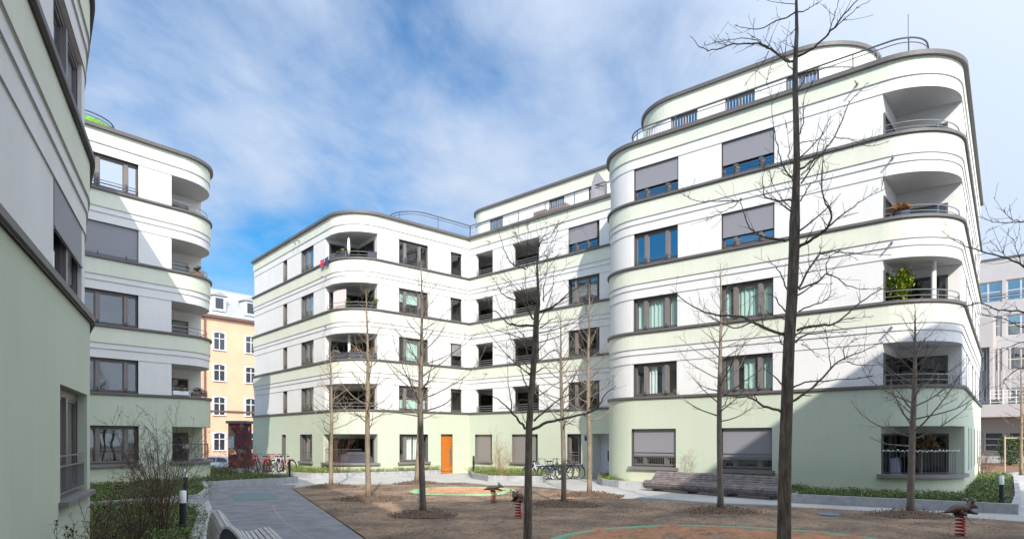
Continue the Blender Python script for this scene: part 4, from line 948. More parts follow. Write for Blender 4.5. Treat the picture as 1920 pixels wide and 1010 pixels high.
# ------------------------------------------------------------------ shrubs
def shrub(name, label, cat, base, h, w, n, seed, mat_, r=.009, lvl=1, group=None, leaves=None, z0=.2):
    rn = random.Random(seed); root = thing(name, label, cat, (base[0], base[1], z0), group); mb = MB(); tips = []
    for i in range(n):
        a = rn.uniform(0, 6.283); sp = rn.uniform(.05, .75)*w/h; d = (math.cos(a)*sp, math.sin(a)*sp, 1)
        rr_ = rn.uniform(0, .12)*w; p = Vector((base[0]+math.cos(a)*rr_, base[1]+math.sin(a)*rr_, z0-.02))
        twig(mb, p, d, h*rn.uniform(.6, 1.1), r*rn.uniform(.7, 1.2), lvl, rn, .03, 4)
        k = len(mb.v); tips += [mb.v[rn.randrange(max(0, k-400), k)] for _ in range(8)]
    obj('stems', mb, mat_, root)
    if leaves:
        n_, m_, s_ = leaves; idx = [rn.randrange(len(mb.v)) for _ in range(n_)]; pts = np.array([mb.v[i] for i in idx]); quadmesh('leaves', leafmesh('l', pts, s_, rng), m_, root)
    return root
M_redtwig = mat('reddish_twigs', (.15, .075, .055), .9, .3, 8); M_tantwig = mat('tan_twigs', (.32, .22, .13), .9, .3, 8); M_brtwig = mat('brown_twigs', (.12, .085, .06), .9, .3, 8)
shrub('bare_shrub', 'tall reddish brown bare shrub before the left building', 'shrub', (-7.3, 13.7), 2.45, 1.25, 30, 31, M_brtwig, .012, 0, leaves=(900, M_l4, .025))
shrub('bare_shrub', 'bare brown shrub in the nearest bed left of the two bollards', 'shrub', (-6.85, 12.0), 1.35, 1.3, 26, 32, M_brtwig, .009, 0, leaves=(1300, M_l4, .03))
shrub('bramble', 'dark thorny bramble stems at the lower left corner', 'shrub', (-5.15, 8.1), 1.15, 1.2, 12, 33, mat('dark_stem', (.04, .028, .022), .8), .008, 0, leaves=(260, mat('withered_leaf', (.045, .025, .018), .9), .045))
shrub('bare_shrub', 'bare twigs against the wall corner of the nearest building', 'shrub', (-6.35, 10.1), 1.0, 1.1, 16, 36, M_brtwig, .008, 0, leaves=(500, M_l4, .035))
shrub('bare_shrub', 'red twigged shrub in front of the central ground floor loggia', 'shrub', (-9.5, 36.0), 2.5, 1.3, 9, 34, M_redtwig, .013, 0)
shrub('bare_shrub', 'tan bare shrub in the small bed right of the orange door', 'shrub', (-.6, 34.3), 2.3, 1.5, 22, 35, M_tantwig, .012, 0)
shrub('bare_shrub', 'thin pinkish twigs behind the left end of the long bench', 'shrub', (7.3, 27.3), 1.5, 1.2, 14, 37, M_tantwig, .008, 0)
shrub('bare_shrub', 'small reddish twigs behind the right end of the long bench', 'shrub', (9.6, 24.6), .9, .8, 8, 38, M_redtwig, .007, 0)
shrub('bare_shrub', 'reddish brown shrub in the bed at the far right path', 'shrub', G(1842, 895, .2), 1.7, 1.8, 20, 39, M_redtwig, .012, 0, leaves=(500, M_l4, .05))
for i, (x, y, h) in enumerate(((430, 893, 1.2), (462, 890, 1.5), (492, 893, .9))):
    shrub('bare_shrub', ['reddish bare shrub left of the poster pillar base', 'reddish bare shrub below the poster pillar right edge', 'low reddish shrub in front of the left bicycles'][i], 'shrub', G(x, y, .2), h, 1.4, 16, 50+i, M_redtwig, .010, 0, leaves=(400, M_l4, .05))
for i, (x, y) in enumerate(((412, 888), (185, 905), (250, 903))): shrub('bare_shrub', ['small bare shrub before the parked white car', 'short bare shrub below the left building window', 'thin bare shrub below the left ground floor window'][i], 'shrub', G(x, y, .2), .8, .9, 10, 60+i, M_brtwig, .008, 0)

# ================================================================== BENCHES
M_slat = mat('weathered_dark_slat', (.13, .10, .095), .7, 0, col2=(.26, .225, .22), vscale=5, stretch=(1, 1, 1), bump=.4, bscale=40)
M_slatw = mat('weathered_pale_slat', (.50, .48, .46), .75, 0, col2=(.36, .34, .33), vscale=6, bump=.4, bscale=50)
def wave_bench(name, label, O, along, across, prof, Ln, sw, gap, M_, th=.035, legmat=None):
    root = thing(name, label, 'bench', (O[0], O[1], 0)); along = Vector(along).normalized(); ac = Vector(across).normalized()
    # arc length samples of the profile
    P_ = [Vector(p) for p in prof]; q = []; m = len(P_)
    for i in range(m-1):
        a, b, c, d = P_[max(i-1, 0)], P_[i], P_[i+1], P_[min(i+2, m-1)]
        for j in range(10):
            t = j/10; q.append(.5*((2*b)+(c-a)*t+(2*a-5*b+4*c-d)*t*t+(3*b-a-3*c+d)*t**3))
    q.append(P_[-1]); acc = [0]
    for a, b in zip(q, q[1:]): acc.append(acc[-1]+(b-a).length)
    def at(s):
        for i in range(len(q)-1):
            if s <= acc[i+1]: f = (s-acc[i])/max(acc[i+1]-acc[i], 1e-9); return q[i].lerp(q[i+1], f)
        return q[-1]
    s = 0; k = 0
    while s+sw < acc[-1]:
        a, b = at(s), at(s+sw); t = (b-a).normalized(); nn = Vector((t.y, -t.x)); a2, b2 = a+nn*th, b+nn*th; mb = MB(); ca = []
        for e in (0, Ln):
            for p in (a, b, b2, a2): x = O[0]+ac.x*p.x+along.x*e; y = O[1]+ac.y*p.x+along.y*e; mb.v.append((x, y, p.y))
        for f in ((0, 1, 2, 3), (7, 6, 5, 4), (0, 4, 5, 1), (1, 5, 6, 2), (2, 6, 7, 3), (3, 7, 4, 0)): mb.f.append(f); mb.m.append(0)
        obj('slat', mb, M_, root); s += sw+gap; k += 1
    for e in [Ln*f for f in ((.06, .35, .65, .94) if Ln > 4 else (.05, .5, .95))]:
        mb = MB(); fr = [at(acc[-1]*i/24) for i in range(25)]; pts = []
        for p in fr: 
            i_ = fr.index(p); t = (fr[min(i_+1, 24)]-fr[max(i_-1, 0)]).normalized(); nn = Vector((t.y, -t.x)); pts.append(p+nn*(th+.004))
        base = pts+[Vector((pts[-1].x-.1, .0)), Vector((pts[0].x+.1, .0))]
        for dd in (-.03, .03): mb.poly([(O[0]+ac.x*p.x+along.x*(e+dd), O[1]+ac.y*p.x+along.y*(e+dd), p.y) for p in base])
        n_ = len(base)
        for i in range(n_): mb.f.append((i, (i+1) % n_, n_+(i+1) % n_, n_+i)); mb.m.append(0)
        obj('support_frame', mb, M_raildk, root)
    return root
b0 = Vector(G(1206, 919)); b1 = Vector(G(1458, 938)); bu = (b1-b0).normalized(); bn = Vector((-bu.y, bu.x))
wave_bench('slatted_bench', 'long dark wooden wave bench in front of the right building', b0, bu, bn, [(.12, .10), (.02, .16), (-.04, .28), (.03, .40), (.18, .45), (.38, .43), (.56, .45), (.70, .55), (.82, .72), (.92, .80), (.98, .74)], (b1-b0).length, .078, .024, M_slat)
wave_bench('slatted_bench', 'pale wooden wave lounger at the bottom left', Vector((-5.60, 12.05)), (.456, -.89), (.89, .456), [(-.02, .1), (.0, .5), (.06, .78), (.16, .85), (.28, .76), (.45, .52), (.62, .42), (.8, .43), (.98, .48), (1.12, .44), (1.2, .3), (1.22, .12)], 2.6, .062, .02, M_slatw)

# ================================================================== BOLLARDS
M_bol = mat('bollard_black', (.025, .028, .035), .4); M_bolw = mat('bollard_white_head', (.75, .77, .80), .3)
def bollard(label, x, y, z, h, r=.07, head=.26, hm=None):
    root = thing('bollard_light', label, 'bollard light', (x, y, z), 'bollard lights of the courtyard'); mb = MB(); mb.lathe((x, y, z), [(r, -.02), (r, h-head)], 16); obj('post', mb, M_bol, root, True)
    mb = MB(); mb.lathe((x, y, z), [(r*.97, h-head), (r*.97, h-.01), (0, h)], 16); obj('lamp_head', mb, hm or M_bolw, root, True)
bollard('nearest black bollard with white head beside the pale lounger', (343-CX)/F*13.6, 13.6, .2, .885, .068, .26)
bollard('black bollard with white head behind the nearest one at left', (348-CX)/F*20.5, 20.5, .2, 1.03, .07, .27)
bollard('black bollard with white head at the right bed corner', (1878-CX)/F*19.3, 19.3, .2, .88, .065, .27)
bollard('bollard with white head beside the house entrance', (1107.5-CX)/F*31.8, 31.8+.6, .1, 1.1, .075, .42)
bollard('black bollard at the kerb end by the left bicycles', (543-CX)/F*32.2, 32.2, .2, .95, .055, .1, M_bol)
bollard('small dark bollard right of the orange door', (888-CX)/F*37, 37, .2, 1.0, .06, .1, M_bol)

# ================================================================== SPRING RIDERS
M_brown = mat('brown_rider_body', (.085, .045, .028), .5, .25, 8, bump=.3, bscale=40); M_red = mat('red_spring', (.45, .03, .035), .35); M_hb = mat('grey_handle', (.35, .36, .37), .4, metal=.4)
def rider(label, base, ang, sc=1.0):
    root = thing('spring_rider', label, 'spring rider', (base[0], base[1], 0), 'animal spring riders on the sand'); c, s = math.cos(ang), math.sin(ang)
    def T(x, y, z): return (base[0]+(x*c-y*s)*sc, base[1]+(x*s+y*c)*sc, z*sc+.02)
    # body: cross sections from tail to nose (x, z centre, half width, half height)
    sec = [(-.40, .57, .015, .015), (-.37, .575, .05, .03), (-.30, .60, .07, .045), (-.20, .63, .10, .08), (-.08, .65, .125, .105), (.05, .645, .12, .105), (.14, .655, .095, .09), (.20, .70, .085, .085), (.27, .725, .09, .085), (.33, .715, .075, .065), (.385, .69, .05, .042), (.42, .68, .028, .026), (.43, .678, .008, .008)]
    mb = MB(); n = 14
    for (x, z, w, h) in sec:
        for k in range(n): a = 2*math.pi*k/n; mb.v.append(T(x, w*math.cos(a), z+h*math.sin(a)))
    for i in range(len(sec)-1):
        for k in range(n): k2 = (k+1) % n; mb.f.append((i*n+k, i*n+k2, (i+1)*n+k2, (i+1)*n+k)); mb.m.append(0)
    for sg in (-1, 1):
        mb.tube([T(.16, .06*sg, .60), T(.26, .075*sg, .56), T(.34, .07*sg, .545), T(.38, .065*sg, .55)], [.045*sc, .035*sc, .028*sc, .018*sc], 8)      # fore paws
        mb.tube([T(-.10, .09*sg, .60), T(-.02, .11*sg, .53), T(.06, .1*sg, .53)], [.06*sc, .045*sc, .03*sc], 8)
        mb.blob(T(.235, .062*sg, .805), (.022*sc, .018*sc, .03*sc), 8, 1, 0)
    obj('body', mb, M_brown, root, True)
    mb = MB(); mb.tube([T(-.02, 0, .56), T(.0, 0, .52)], .13*sc, 14); obj('seat_plate', mb, M_raildk, root); mb = MB(); mb.tube([T(0, 0, .0), T(0, 0, .03)], .15*sc, 16); obj('base_plate', mb, M_raildk, root)
    mb = MB(); pts = []
    for i in range(97): t = i/96; a = t*6*2*math.pi; rr = .105-.01*math.sin(t*3.14); pts.append(T(rr*math.cos(a), rr*math.sin(a), .04+.48*t))
    mb.tube(pts, .019*sc, 6); obj('spring', mb, M_red, root, True)
    for sg in (-1, 1):
        mb = MB(); mb.tube([T(.25, .07*sg, .78), T(.25, .12*sg, .87), T(.22, .16*sg, .875), T(.20, .17*sg, .80)], .012*sc, 6); obj('handle', mb, M_hb, root, True)
        mb = MB(); mb.tube([T(.03, .1*sg, .52), T(.14, .14*sg, .36), T(.20, .16*sg, .33), T(.30, .16*sg, .33)], .013*sc, 6); obj('foot_rest', mb, M_hb, root, True)
rider('brown animal spring rider facing right beside the green ring', G(925, 944), .15, .80)
rider('brown animal spring rider half hidden behind the dark central trunk', G(972, 974), 4.35, .92)
rider('brown animal spring rider at the lower right corner', G(1801, 1008), .12, .95)

# ================================================================== BICYCLES
M_tyre = mat('tyre_rubber', (.02, .02, .02), .8); M_chrome = mat('bike_metal', (.45, .45, .46), .35, metal=.7); M_sad = mat('saddle_black', (.02, .02, .022), .5)
def bike(label, x, y, ang, col, group, z=0.0, basket=False, lean=.06, sc=1.0, fm=None):
    root = thing('bicycle', label, 'bicycle', (x, y, z), group); c, s = math.cos(ang), math.sin(ang); fm = fm or mat('bicycle_paint', col, .35)
    def T(a, b, h): b += lean*h*2; return (x+(a*c-b*s)*sc, y+(a*s+b*c)*sc, z+h*sc)
    R_ = .34
    for wx in (-.53, .53):
        t = MB(); t.tube([T(wx+R_*math.cos(2*math.pi*i/28), 0, R_+R_*math.sin(2*math.pi*i/28)) for i in range(29)], .024, 6, cap=False); wh = obj('wheel', t, M_tyre, root, True)
        t = MB(); t.tube([T(wx+(R_-.03)*math.cos(2*math.pi*i/28), 0, R_+(R_-.03)*math.sin(2*math.pi*i/28)) for i in range(29)], .009, 4, cap=False)
        for i in range(14): a = 2*math.pi*i/14; t.tube([T(wx, 0, R_), T(wx+(R_-.03)*math.cos(a), 0, R_+(R_-.03)*math.sin(a))], .0022, 3, cap=False)
        t.tube([T(wx, -.04, R_), T(wx, .04, R_)], .02, 8); obj('rim', t, M_chrome, wh)
        t = MB(); t.tube([T(wx+(R_+.035)*math.cos(a), 0, R_+(R_+.035)*math.sin(a)) for a in [R(20)+R(150)*i/10 if wx < 0 else R(30)+R(120)*i/10 for i in range(11)]], .02, 5); obj('mudguard', t, M_sad, root)
    f = MB(); bb = (-.08, 0, .28); hd = (.36, 0, .82); st = (-.2, 0, .72)
    for a, b, r_ in ((bb, hd, .026), (st, (.34, 0, .72), .022), (bb, (-.24, 0, .86), .022), (bb, (-.53, .04, R_), .013), (bb, (-.53, -.04, R_), .013), (st, (-.53, .04, R_), .012), (st, (-.53, -.04, R_), .012), ((.34, 0, .68), (.37, 0, .88), .026)): f.tube([T(*a), T(*b)], r_, 6)
    for sg in (-.04, .04): f.tube([T(.375, sg, .66), T(.46, sg, .45), T(.53, sg, R_)], .012, 6)
    obj('frame', f, fm, root, True)
    h = MB(); h.tube([T(.35, 0, .85), T(.33, 0, 1.0)], .014, 6); h.tube([T(.24, -.28, 1.03), T(.32, -.2, 1.04), T(.36, 0, 1.01), T(.32, .2, 1.04), T(.24, .28, 1.03)], .012, 6); obj('handlebar', h, M_raildk, root, True)
    h = MB(); h.blob(T(-.25, 0, .92), (.13*sc, .075*sc, .035*sc), 10, 1, .0, rot=__import__('mathutils').Matrix.Rotation(ang, 3, 'Z')); h.tube([T(-.22, 0, .8), T(-.25, 0, .91)], .012, 6); obj('saddle', h, M_sad, root, True)
    h = MB(); h.tube([T(-.08, -.04, .28), T(-.08, .04, .28)], .07, 12); h.tube([T(-.08, .08, .28), T(-.02, .09, .13)], .01, 5); h.tube([T(-.08, -.08, .28), T(-.14, -.09, .43)], .01, 5); h.box(T(-.02, .09, .13)[:2], (c, s), (-s, c), -.04, .04, -.02, .06, z+.12, z+.14); obj('crank', h, M_chrome, root)
    h = MB(); h.tube([T(-.25, .05, .76), T(-.75, .05, .76)], .007, 4); h.tube([T(-.25, -.05, .76), T(-.75, -.05, .76)], .007, 4); h.tube([T(-.72, .05, .76), T(-.55, .05, R_)], .006, 4); obj('luggage_rack', h, M_sad, root)
    if basket:
        h = MB()
        for i in range(4):
            zz = .80+.07*i; w_ = .13+.02*i; h.tube([T(.44, -w_, zz), T(.74, -w_, zz), T(.74, w_, zz), T(.44, w_, zz), T(.44, -w_, zz)], .008, 4)
        for a, b in ((.44, -1), (.54, -1), (.64, -1), (.74, -1), (.74, 0), (.44, 1), (.54, 1), (.64, 1), (.74, 1)): h.tube([T(a, b*.13, .8), T(a, b*.19, 1.02)], .006, 4)
        obj('basket', h, fm, root)
gL = 'bicycles parked at the left end of the central block'; gR = 'bicycles parked beside the house entrance'
redp = mat('bicycle_red', (.55, .03, .05), .35); whp = mat('bicycle_white', (.7, .7, .72), .35); dkp = mat('bicycle_dark', (.03, .035, .05), .35); blp = mat('bicycle_blue', (.03, .16, .35), .35); pk = mat('bicycle_pink', (.6, .12, .16), .35); gnp = mat('bicycle_green', (.05, .16, .1), .4)
bl = [(474, redp, 'red bicycle, farthest left below the shop window'), (484, whp, 'white bicycle beside the leftmost red one'), (493, redp, 'red hire bicycle with a basket, left half of the row'), (503, redp, 'second red hire bicycle left of the white ones'), (511, whp, 'white bicycle in the middle of the left row'), (519, dkp, 'dark bicycle between the white ones at left'), (527, whp, 'white and blue bicycle right of the dark one'), (537, pk, 'bright red bicycle at the right end of the left row')]
for i, (x, m_, lb) in enumerate(bl):
    Y = 38.2+.35*(i % 3); bike(lb, (x-CX)/F*Y, Y, R(95+18*math.sin(i*2.1)) if i not in (2, 4, 7) else R(150), None, gL, z=.22 if Y < 41 else 0, basket=i in (2, 3, 7), fm=m_, lean=.08*math.sin(i))
br = [(1011, 34.3, 20, whp, 'white framed bicycle leaning behind the kerb end'), (1024, 34.6, 160, blp, 'blue bicycle beside the white one at the bed end'), (1036, 34.4, 30, dkp, 'black bicycle in the middle of the entrance row'), (1047, 34.7, 205, gnp, 'dark green bicycle behind the slim trunk'), (1055, 35.2, 188, dkp, 'black bicycle behind the tree trunk by the entrance'), (1066, 34.7, 12, dkp, 'black bicycle nearest the house entrance')]
for x, Y, a, m_, lb in br: bike(lb, (x-CX)/F*Y, Y, R(a), None, gR, fm=m_, lean=.05, sc=1.06)

# ================================================================== PARKED CAR
M_car = mat('car_silver_white', (.62, .64, .67), .25, spec=.6); M_cg = mat('car_glass', (.015, .018, .022), .05, spec=.8); M_tail = mat('car_tail_lamp', (.4, .02, .02), .2); M_hl = mat('car_head_lamp', (.6, .6, .62), .1)
def car(label, x, y, z, ang, paint, group):
    root = thing('parked_car', label, 'car', (x, y, z), group); c, s = math.cos(ang), math.sin(ang)
    def T(a, b, h): return (x+a*c-b*s, y+a*s+b*c, z+h)
    body = [(-2.15, .45), (-2.2, .75), (-2.12, 1.0), (-1.95, 1.08), (-1.55, 1.50), (-1.0, 1.58), (.1, 1.58), (.55, 1.45), (1.05, 1.05), (1.85, .92), (2.15, .75), (2.2, .5), (2.1, .3), (-2.05, .3)]
    mb = MB(); n = len(body)
    lay = [(-.88, .96), (-.80, 1), (.80, 1), (.88, .96)]
    for (w, f) in lay:
        for (a, h) in body:
            tw = w*(1-.16*max(0, h-.95)/.6); mb.v.append(T(a*f, tw, h if h < 1 else h-(.03 if abs(w) > .85 else 0)))
    for i in range(3):
        for k in range(n): k2 = (k+1) % n; mb.f.append((i*n+k, i*n+k2, (i+1)*n+k2, (i+1)*n+k)); mb.m.append(0)
    mb.f.append(tuple(range(n))); mb.m.append(0); mb.f.append(tuple(range(3*n, 4*n))); mb.m.append(0); obj('body', mb, paint, root)
    for sg in (-1, 1):
        for (p) in ([(-1.62, 1.12), (-1.35, 1.44), (-.6, 1.48), (-.6, 1.10)], [(-.52, 1.10), (-.52, 1.48), (.08, 1.47), (.42, 1.36), (.78, 1.08)]):
            mb = MB(); mb.poly([T(a, sg*(.895-.14*max(0, h-.95)/.6*.9+.004), h) for a, h in p]); obj('side_window', mb, M_cg, root)
    mb = MB(); mb.poly([T(.60, -.72, 1.41), T(.60, .72, 1.41), T(1.03, .80, 1.075), T(1.03, -.80, 1.075)]); 
    o = obj('windscreen', mb, M_cg, root); mb = MB(); mb.poly([T(-1.60, -.70, 1.46), T(-1.60, .70, 1.46), T(-1.97, .78, 1.10), T(-1.97, -.78, 1.10)]); obj('rear_window', mb, M_cg, root)
    for a in (-1.3, 1.35):
        for sg in (-1, 1):
            mb = MB(); mb.tube([T(a, sg*.70, .33), T(a, sg*.91, .33)], .33, 22); w_ = obj('wheel', mb, M_tyre, root); mb = MB(); mb.tube([T(a, sg*.90, .33), T(a, sg*.925, .33)], .21, 16); obj('rim', mb, M_chrome, w_)
    for sg in (-1, 1):
        mb = MB(); mb.blob(T(2.08, sg*.68, .74), (.14, .16, .08), 8, 1, 0); obj('headlight', mb, M_hl, root); mb = MB(); mb.blob(T(-2.12, sg*.74, .95), (.07, .12, .12), 8, 1, 0); obj('tail_light', mb, M_tail, root)
        mb = MB(); mb.blob(T(.72, sg*.98, 1.1), (.1, .09, .07), 8, 1, 0); obj('side_mirror', mb, paint, root)
car('silver white estate car parked before the ochre house', (404-CX)/F*58, 58, -.95, R(172), M_car, None)

# ================================================================== POSTER PILLAR
def postermat():
    m = bpy.data.materials.new('poster_collage'); m.use_nodes = True; t = m.node_tree; b = t.nodes['Principled BSDF']; b.inputs['Roughness'].default_value = .8
    tc = t.nodes.new('ShaderNodeTexCoord'); v = t.nodes.new('ShaderNodeTexVoronoi'); v.inputs['Scale'].default_value = 3.2; v.distance = 'CHEBYCHEV'; t.links.new(tc.outputs['Object'], v.inputs[0])
    h = t.nodes.new('ShaderNodeSeparateColor'); t.links.new(v.outputs['Color'], h.inputs[0]); r = t.nodes.new('ShaderNodeValToRGB'); cr = r.color_ramp; cr.interpolation = 'CONSTANT'
    for p, c_ in ((0, (.16, .02, .02)), (.3, (.06, .02, .025)), (.5, (.22, .05, .03)), (.66, (.03, .04, .06)), (.78, (.30, .12, .03)), (.88, (.18, .17, .16)), (.95, (.05, .15, .16))):
        e = cr.elements[0] if p == 0 else cr.elements.new(p); e.position = p; e.color = (*c_, 1)
    cr.elements[-1].position = .97
    t.links.new(h.outputs[0], r.inputs[0]); n = t.nodes.new('ShaderNodeTexNoise'); n.inputs['Scale'].default_value = 7; n.inputs['Detail'].default_value = 8; n.inputs['Distortion'].default_value = 2; t.links.new(tc.outputs['Object'], n.inputs[0])
    r2 = t.nodes.new('ShaderNodeValToRGB'); r2.color_ramp.elements[0].position = .55; r2.color_ramp.elements[1].position = .60; r2.color_ramp.elements[0].color = (0, 0, 0, 1); t.links.new(n.outputs[0], r2.inputs[0])
    mx = t.nodes.new('ShaderNodeMix'); mx.data_type = 'RGBA'; t.links.new(r2.outputs[0], mx.inputs[0]); t.links.new(r.outputs[0], mx.inputs[6]); mx.inputs[7].default_value = (.05, .02, .02, 1); t.links.new(mx.outputs[2], b.inputs['Base Color']); return m
M_post = postermat(); M_redw = mat('dark_red_paint', (.14, .03, .03), .8, .2, 2)
yy = 50; x0 = (427-CX)/F*yy; pr = thing('poster_pillar', 'dark red pillar covered with posters and graffiti beside the parked car', 'poster pillar', (x0+.7, yy, -.9))
q = MB(); q.box((x0, yy), (1, 0), (0, -1), .03, 1.35, -1.2, 0, -.9, 3.32); obj('pillar', q, M_post, pr)
q = MB(); q.box((x0, yy), (1, 0), (0, -1), -.1, 1.5, -1.35, .14, 3.32, 3.52); obj('cap', q, M_raildk, pr)
q = MB(); q.box((x0, yy), (1, 0), (0, -1), .06, .48, .002, .012, 1.45, 2.35); obj('poster', q, mat('poster_teal', (.18, .34, .34), .7, .4, 4, col2=(.5, .5, .5)), pr)
q = MB(); q.box((x0, yy), (1, 0), (0, -1), .06, .48, .002, .012, 1.05, 1.35); obj('poster', q, mat('poster_orange', (.5, .2, .05), .7, .2, 4), pr)

# ================================================================== OCHRE HOUSE
M_ochre = mat('ochre_render', (.74, .45, .29), .92, .05, .8, bump=.2); M_owht = mat('white_window_surround', (.74, .72, .68), .8); M_slate = mat('zinc_mansard', (.42, .43, .44), .45, .1, 1.0, metal=.3); M_dg = mat('dark_window_glass', (.03, .035, .045), .08, spec=.8); M_trim = mat('brown_gutter', (.16, .09, .07), .6)
ho = thing('ochre_house', 'ochre old town house with arched white windows and zinc mansard roof', 'house', (-30, 70, -.95))
hu = Vector((.62, .785)).normalized(); hn = Vector((hu.y, -hu.x)); hO = Vector((-33.3, 70)); zg = -.95
def hx(px):                                         # distance along the facade of the ray through column px
    k = (px-CX)/F; return (k*hO.y-hO.x)/(hu.x-k*hu.y)
def hz(px, y): w = hx(px); Y = hO.y+hu.y*w; return CAMZ+(HZ-y)/F*Y
ztop = hz(375, 592); q = MB(); q.box(hO, hu, hn, -16, 22, -12, 0, zg-.5, ztop); obj('wall', q, M_ochre, ho)
q = MB(); q.box(hO, hu, hn, -16.3, 22.3, -.3, .35, ztop+.002, ztop+.3); q.box(hO, hu, hn, -16, 22, .001, .10, 5.05, 5.25); obj('gutter', q, M_trim, ho)
# mansard
q = MB(); zt = ztop+.3; rise = 3.1
def hp(w, d, z): return (hO.x+hu.x*w+hn.x*d, hO.y+hu.y*w+hn.y*d, z)
q.poly([hp(-16, .2, zt), hp(22, .2, zt), hp(22, -1.5, zt+rise), hp(-16, -1.5, zt+rise)]); q.poly([hp(-16, -1.5, zt+rise), hp(22, -1.5, zt+rise), hp(22, -6, zt+rise+1.2), hp(-16, -6, zt+rise+1.2)]); q.poly([hp(22, .2, zt), hp(22, -1.5, zt+rise), hp(22, -6, zt+rise+1.2), hp(22, -12, zt)]); q.poly([hp(-16, .2, zt), hp(-16, -1.5, zt+rise), hp(-16, -6, zt+rise+1.2), hp(-16, -12, zt)])
roof_ = obj('roof', q, M_slate, ho)
wc = hx(411); sp = hx(470)-wc; rows = [(655, 625), (713, 685), (777, 746), (843, 813)]
for i in range(-2, 4):
    w = wc+sp*i
    for r_, (yb, yt) in enumerate(rows):
        za, zb = hz(411, yb), hz(411, yt); q = MB(); ww = .66
        arc = [(ww*math.cos(a), math.sin(a)*.22) for a in [math.pi*j/8 for j in range(9)]]
        out = [hp(w-ww, .03, za)]+[hp(w+ax, .03, zb-.1+az) for ax, az in arc[::-1]]+[hp(w+ww, .03, za)]
        q.poly([hp(w-ww-.17, .02, za-.15), hp(w+ww+.17, .02, za-.15), hp(w+ww+.17, .02, zb+.2), hp(w-ww-.17, .02, zb+.2)]); wf = obj('window', q, M_owht, ho)
        q = MB(); q.poly(out); 
        q2 = MB(); q2.box(hO, hu, hn, w-.04, w+.04, .035, .07, za, zb); q2.box(hO, hu, hn, w-ww, w+ww, .036, .068, za+(zb-za)*.66, za+(zb-za)*.66+.08)
        q2.box(hO, hu, hn, w-ww-.05, w-ww+.07, .034, .06, za, zb-.1); q2.box(hO, hu, hn, w+ww-.07, w+ww+.05, .034, .06, za, zb-.1); q2.box(hO, hu, hn, w-ww-.1, w+ww+.1, .03, .14, za-.1, za)
        obj('pane', q, M_dg, wf); obj('window_frame', q2, M_owht, wf)
    q = MB(); q.box(hO, hu, hn, w-.75, w+.75, -1.6, .05, zt+.55, zt+2.2)
    dm = obj('dormer', q, mat('dormer_white', (.6, .6, .6), .8), ho) if i == -2 else obj('dormer', q, bpy.data.materials['dormer_white'], ho)
    q = MB(); q.poly([hp(w-.95, .2, zt+2.2), hp(w+.95, .2, zt+2.2), hp(w, .2, zt+2.65)]); q.poly([hp(w-.95, .2, zt+2.2), hp(w, .2, zt+2.65), hp(w, -1.8, zt+2.65), hp(w-.95, -1.8, zt+2.2)]); q.poly([hp(w+.95, .2, zt+2.2), hp(w, .2, zt+2.65), hp(w, -1.8, zt+2.65), hp(w+.95, -1.8, zt+2.2)]); obj('dormer_roof', q, M_slate, dm)
    q = MB(); q.box(hO, hu, hn, w-.45, w+.45, .051, .07, zt+.8, zt+1.95); obj('dormer_window', q, M_dg, dm)
q = MB(); w = hx(383); q.tube([hp(w, .14, zg), hp(w, .14, ztop)], .10, 8); obj('downpipe', q, M_trim, ho)
w = hx(471); q = MB(); q.box(hO, hu, hn, w-1.2, w+3, .004, .10, zg, zg+1.55); obj('shop_plinth', q, M_redw, ho)

# ================================================================== GREY OFFICE BUILDING
M_pan = mat('grey_facade_panel', (.45, .425, .415), .8, .04, .6); M_pan2 = mat('pinkish_render', (.44, .40, .38), .85, .04, .6); M_wf = mat('office_window_frame', (.50, .47, .45), .6); M_og = glass('office_glass', (.25, .3, .35), .45, 1.2); M_brs = mat('brown_soffit', (.30, .17, .11), .8)
of = thing('office_building', 'pale grey panelled office building with window bands at the right edge', 'office building', (45, 58, 0))
ou = Vector((1, -1)).normalized(); on = Vector((ou.y, -ou.x)); oO = Vector((42.8, 60.0))
def ox(px): k = (px-CX)/F; return (k*oO.y-oO.x)/(ou.x-k*ou.y)
def oz(px, y): w = ox(px); return CAMZ+(HZ-y)/F*(oO.y+ou.y*w)
T0 = oz(1838, 491); fl = [(T0-1.95, T0-3.85), (oz(1855, 593)-.02, oz(1855, 593)-1.9), (oz(1875, 654), oz(1875, 654)-1.95), (oz(1870, 717)-.5, oz(1870, 717)-2.2)]
q = MB(); W1_ = 26; z = T0; q2 = MB()
zones = []
prev = T0
for zt_, zb_ in fl: zones.append((zt_, prev)); prev = zb_
zones.append((0, prev))
for a, b in zones: q.box(oO, ou, on, -8, W1_, -10, 0, a, b)
obj('wall', q, M_pan, of)
q = MB(); q.box(oO, ou, on, -8.1, W1_+.1, -10, .12, T0+.002, T0+.12); obj('roof_edge', q, M_cornice, of)
for (zt_, zb_) in fl:
    q = MB(); q.box(oO, ou, on, -8, W1_, -3, -2.5, zb_, zt_); obj('room_lining', q, M_room, of)
    w = -7.6
    while w < W1_-2:
        f = MB(); ww = 2.1
        for a, b in ((0, .12), (ww/2-.06, ww/2+.06), (ww-.12, ww)): f.box(oO, ou, on, w+a, w+b, -.3, -.12, zb_, zt_)
        for zz in (zb_, (zb_+zt_)/2-.04, zt_-.1): f.box(oO, ou, on, w+.12, w+ww-.12, -.29, -.13, zz+.002, zz+.09)
        wo = obj('window', f, M_wf, of); g = MB(); A = oO+ou*w-on*.2; B = oO+ou*(w+ww)-on*.2; g.poly([(A.x, A.y, zb_), (B.x, B.y, zb_), (B.x, B.y, zt_), (A.x, A.y, zt_)]); obj('pane', g, M_og, wo)
        q = MB(); q.box(oO, ou, on, w+ww, w+ww+.28, -.4, -.002, zb_+.002, zt_-.002); obj('pier', q, M_pan, of); w += ww+.28
q = MB()
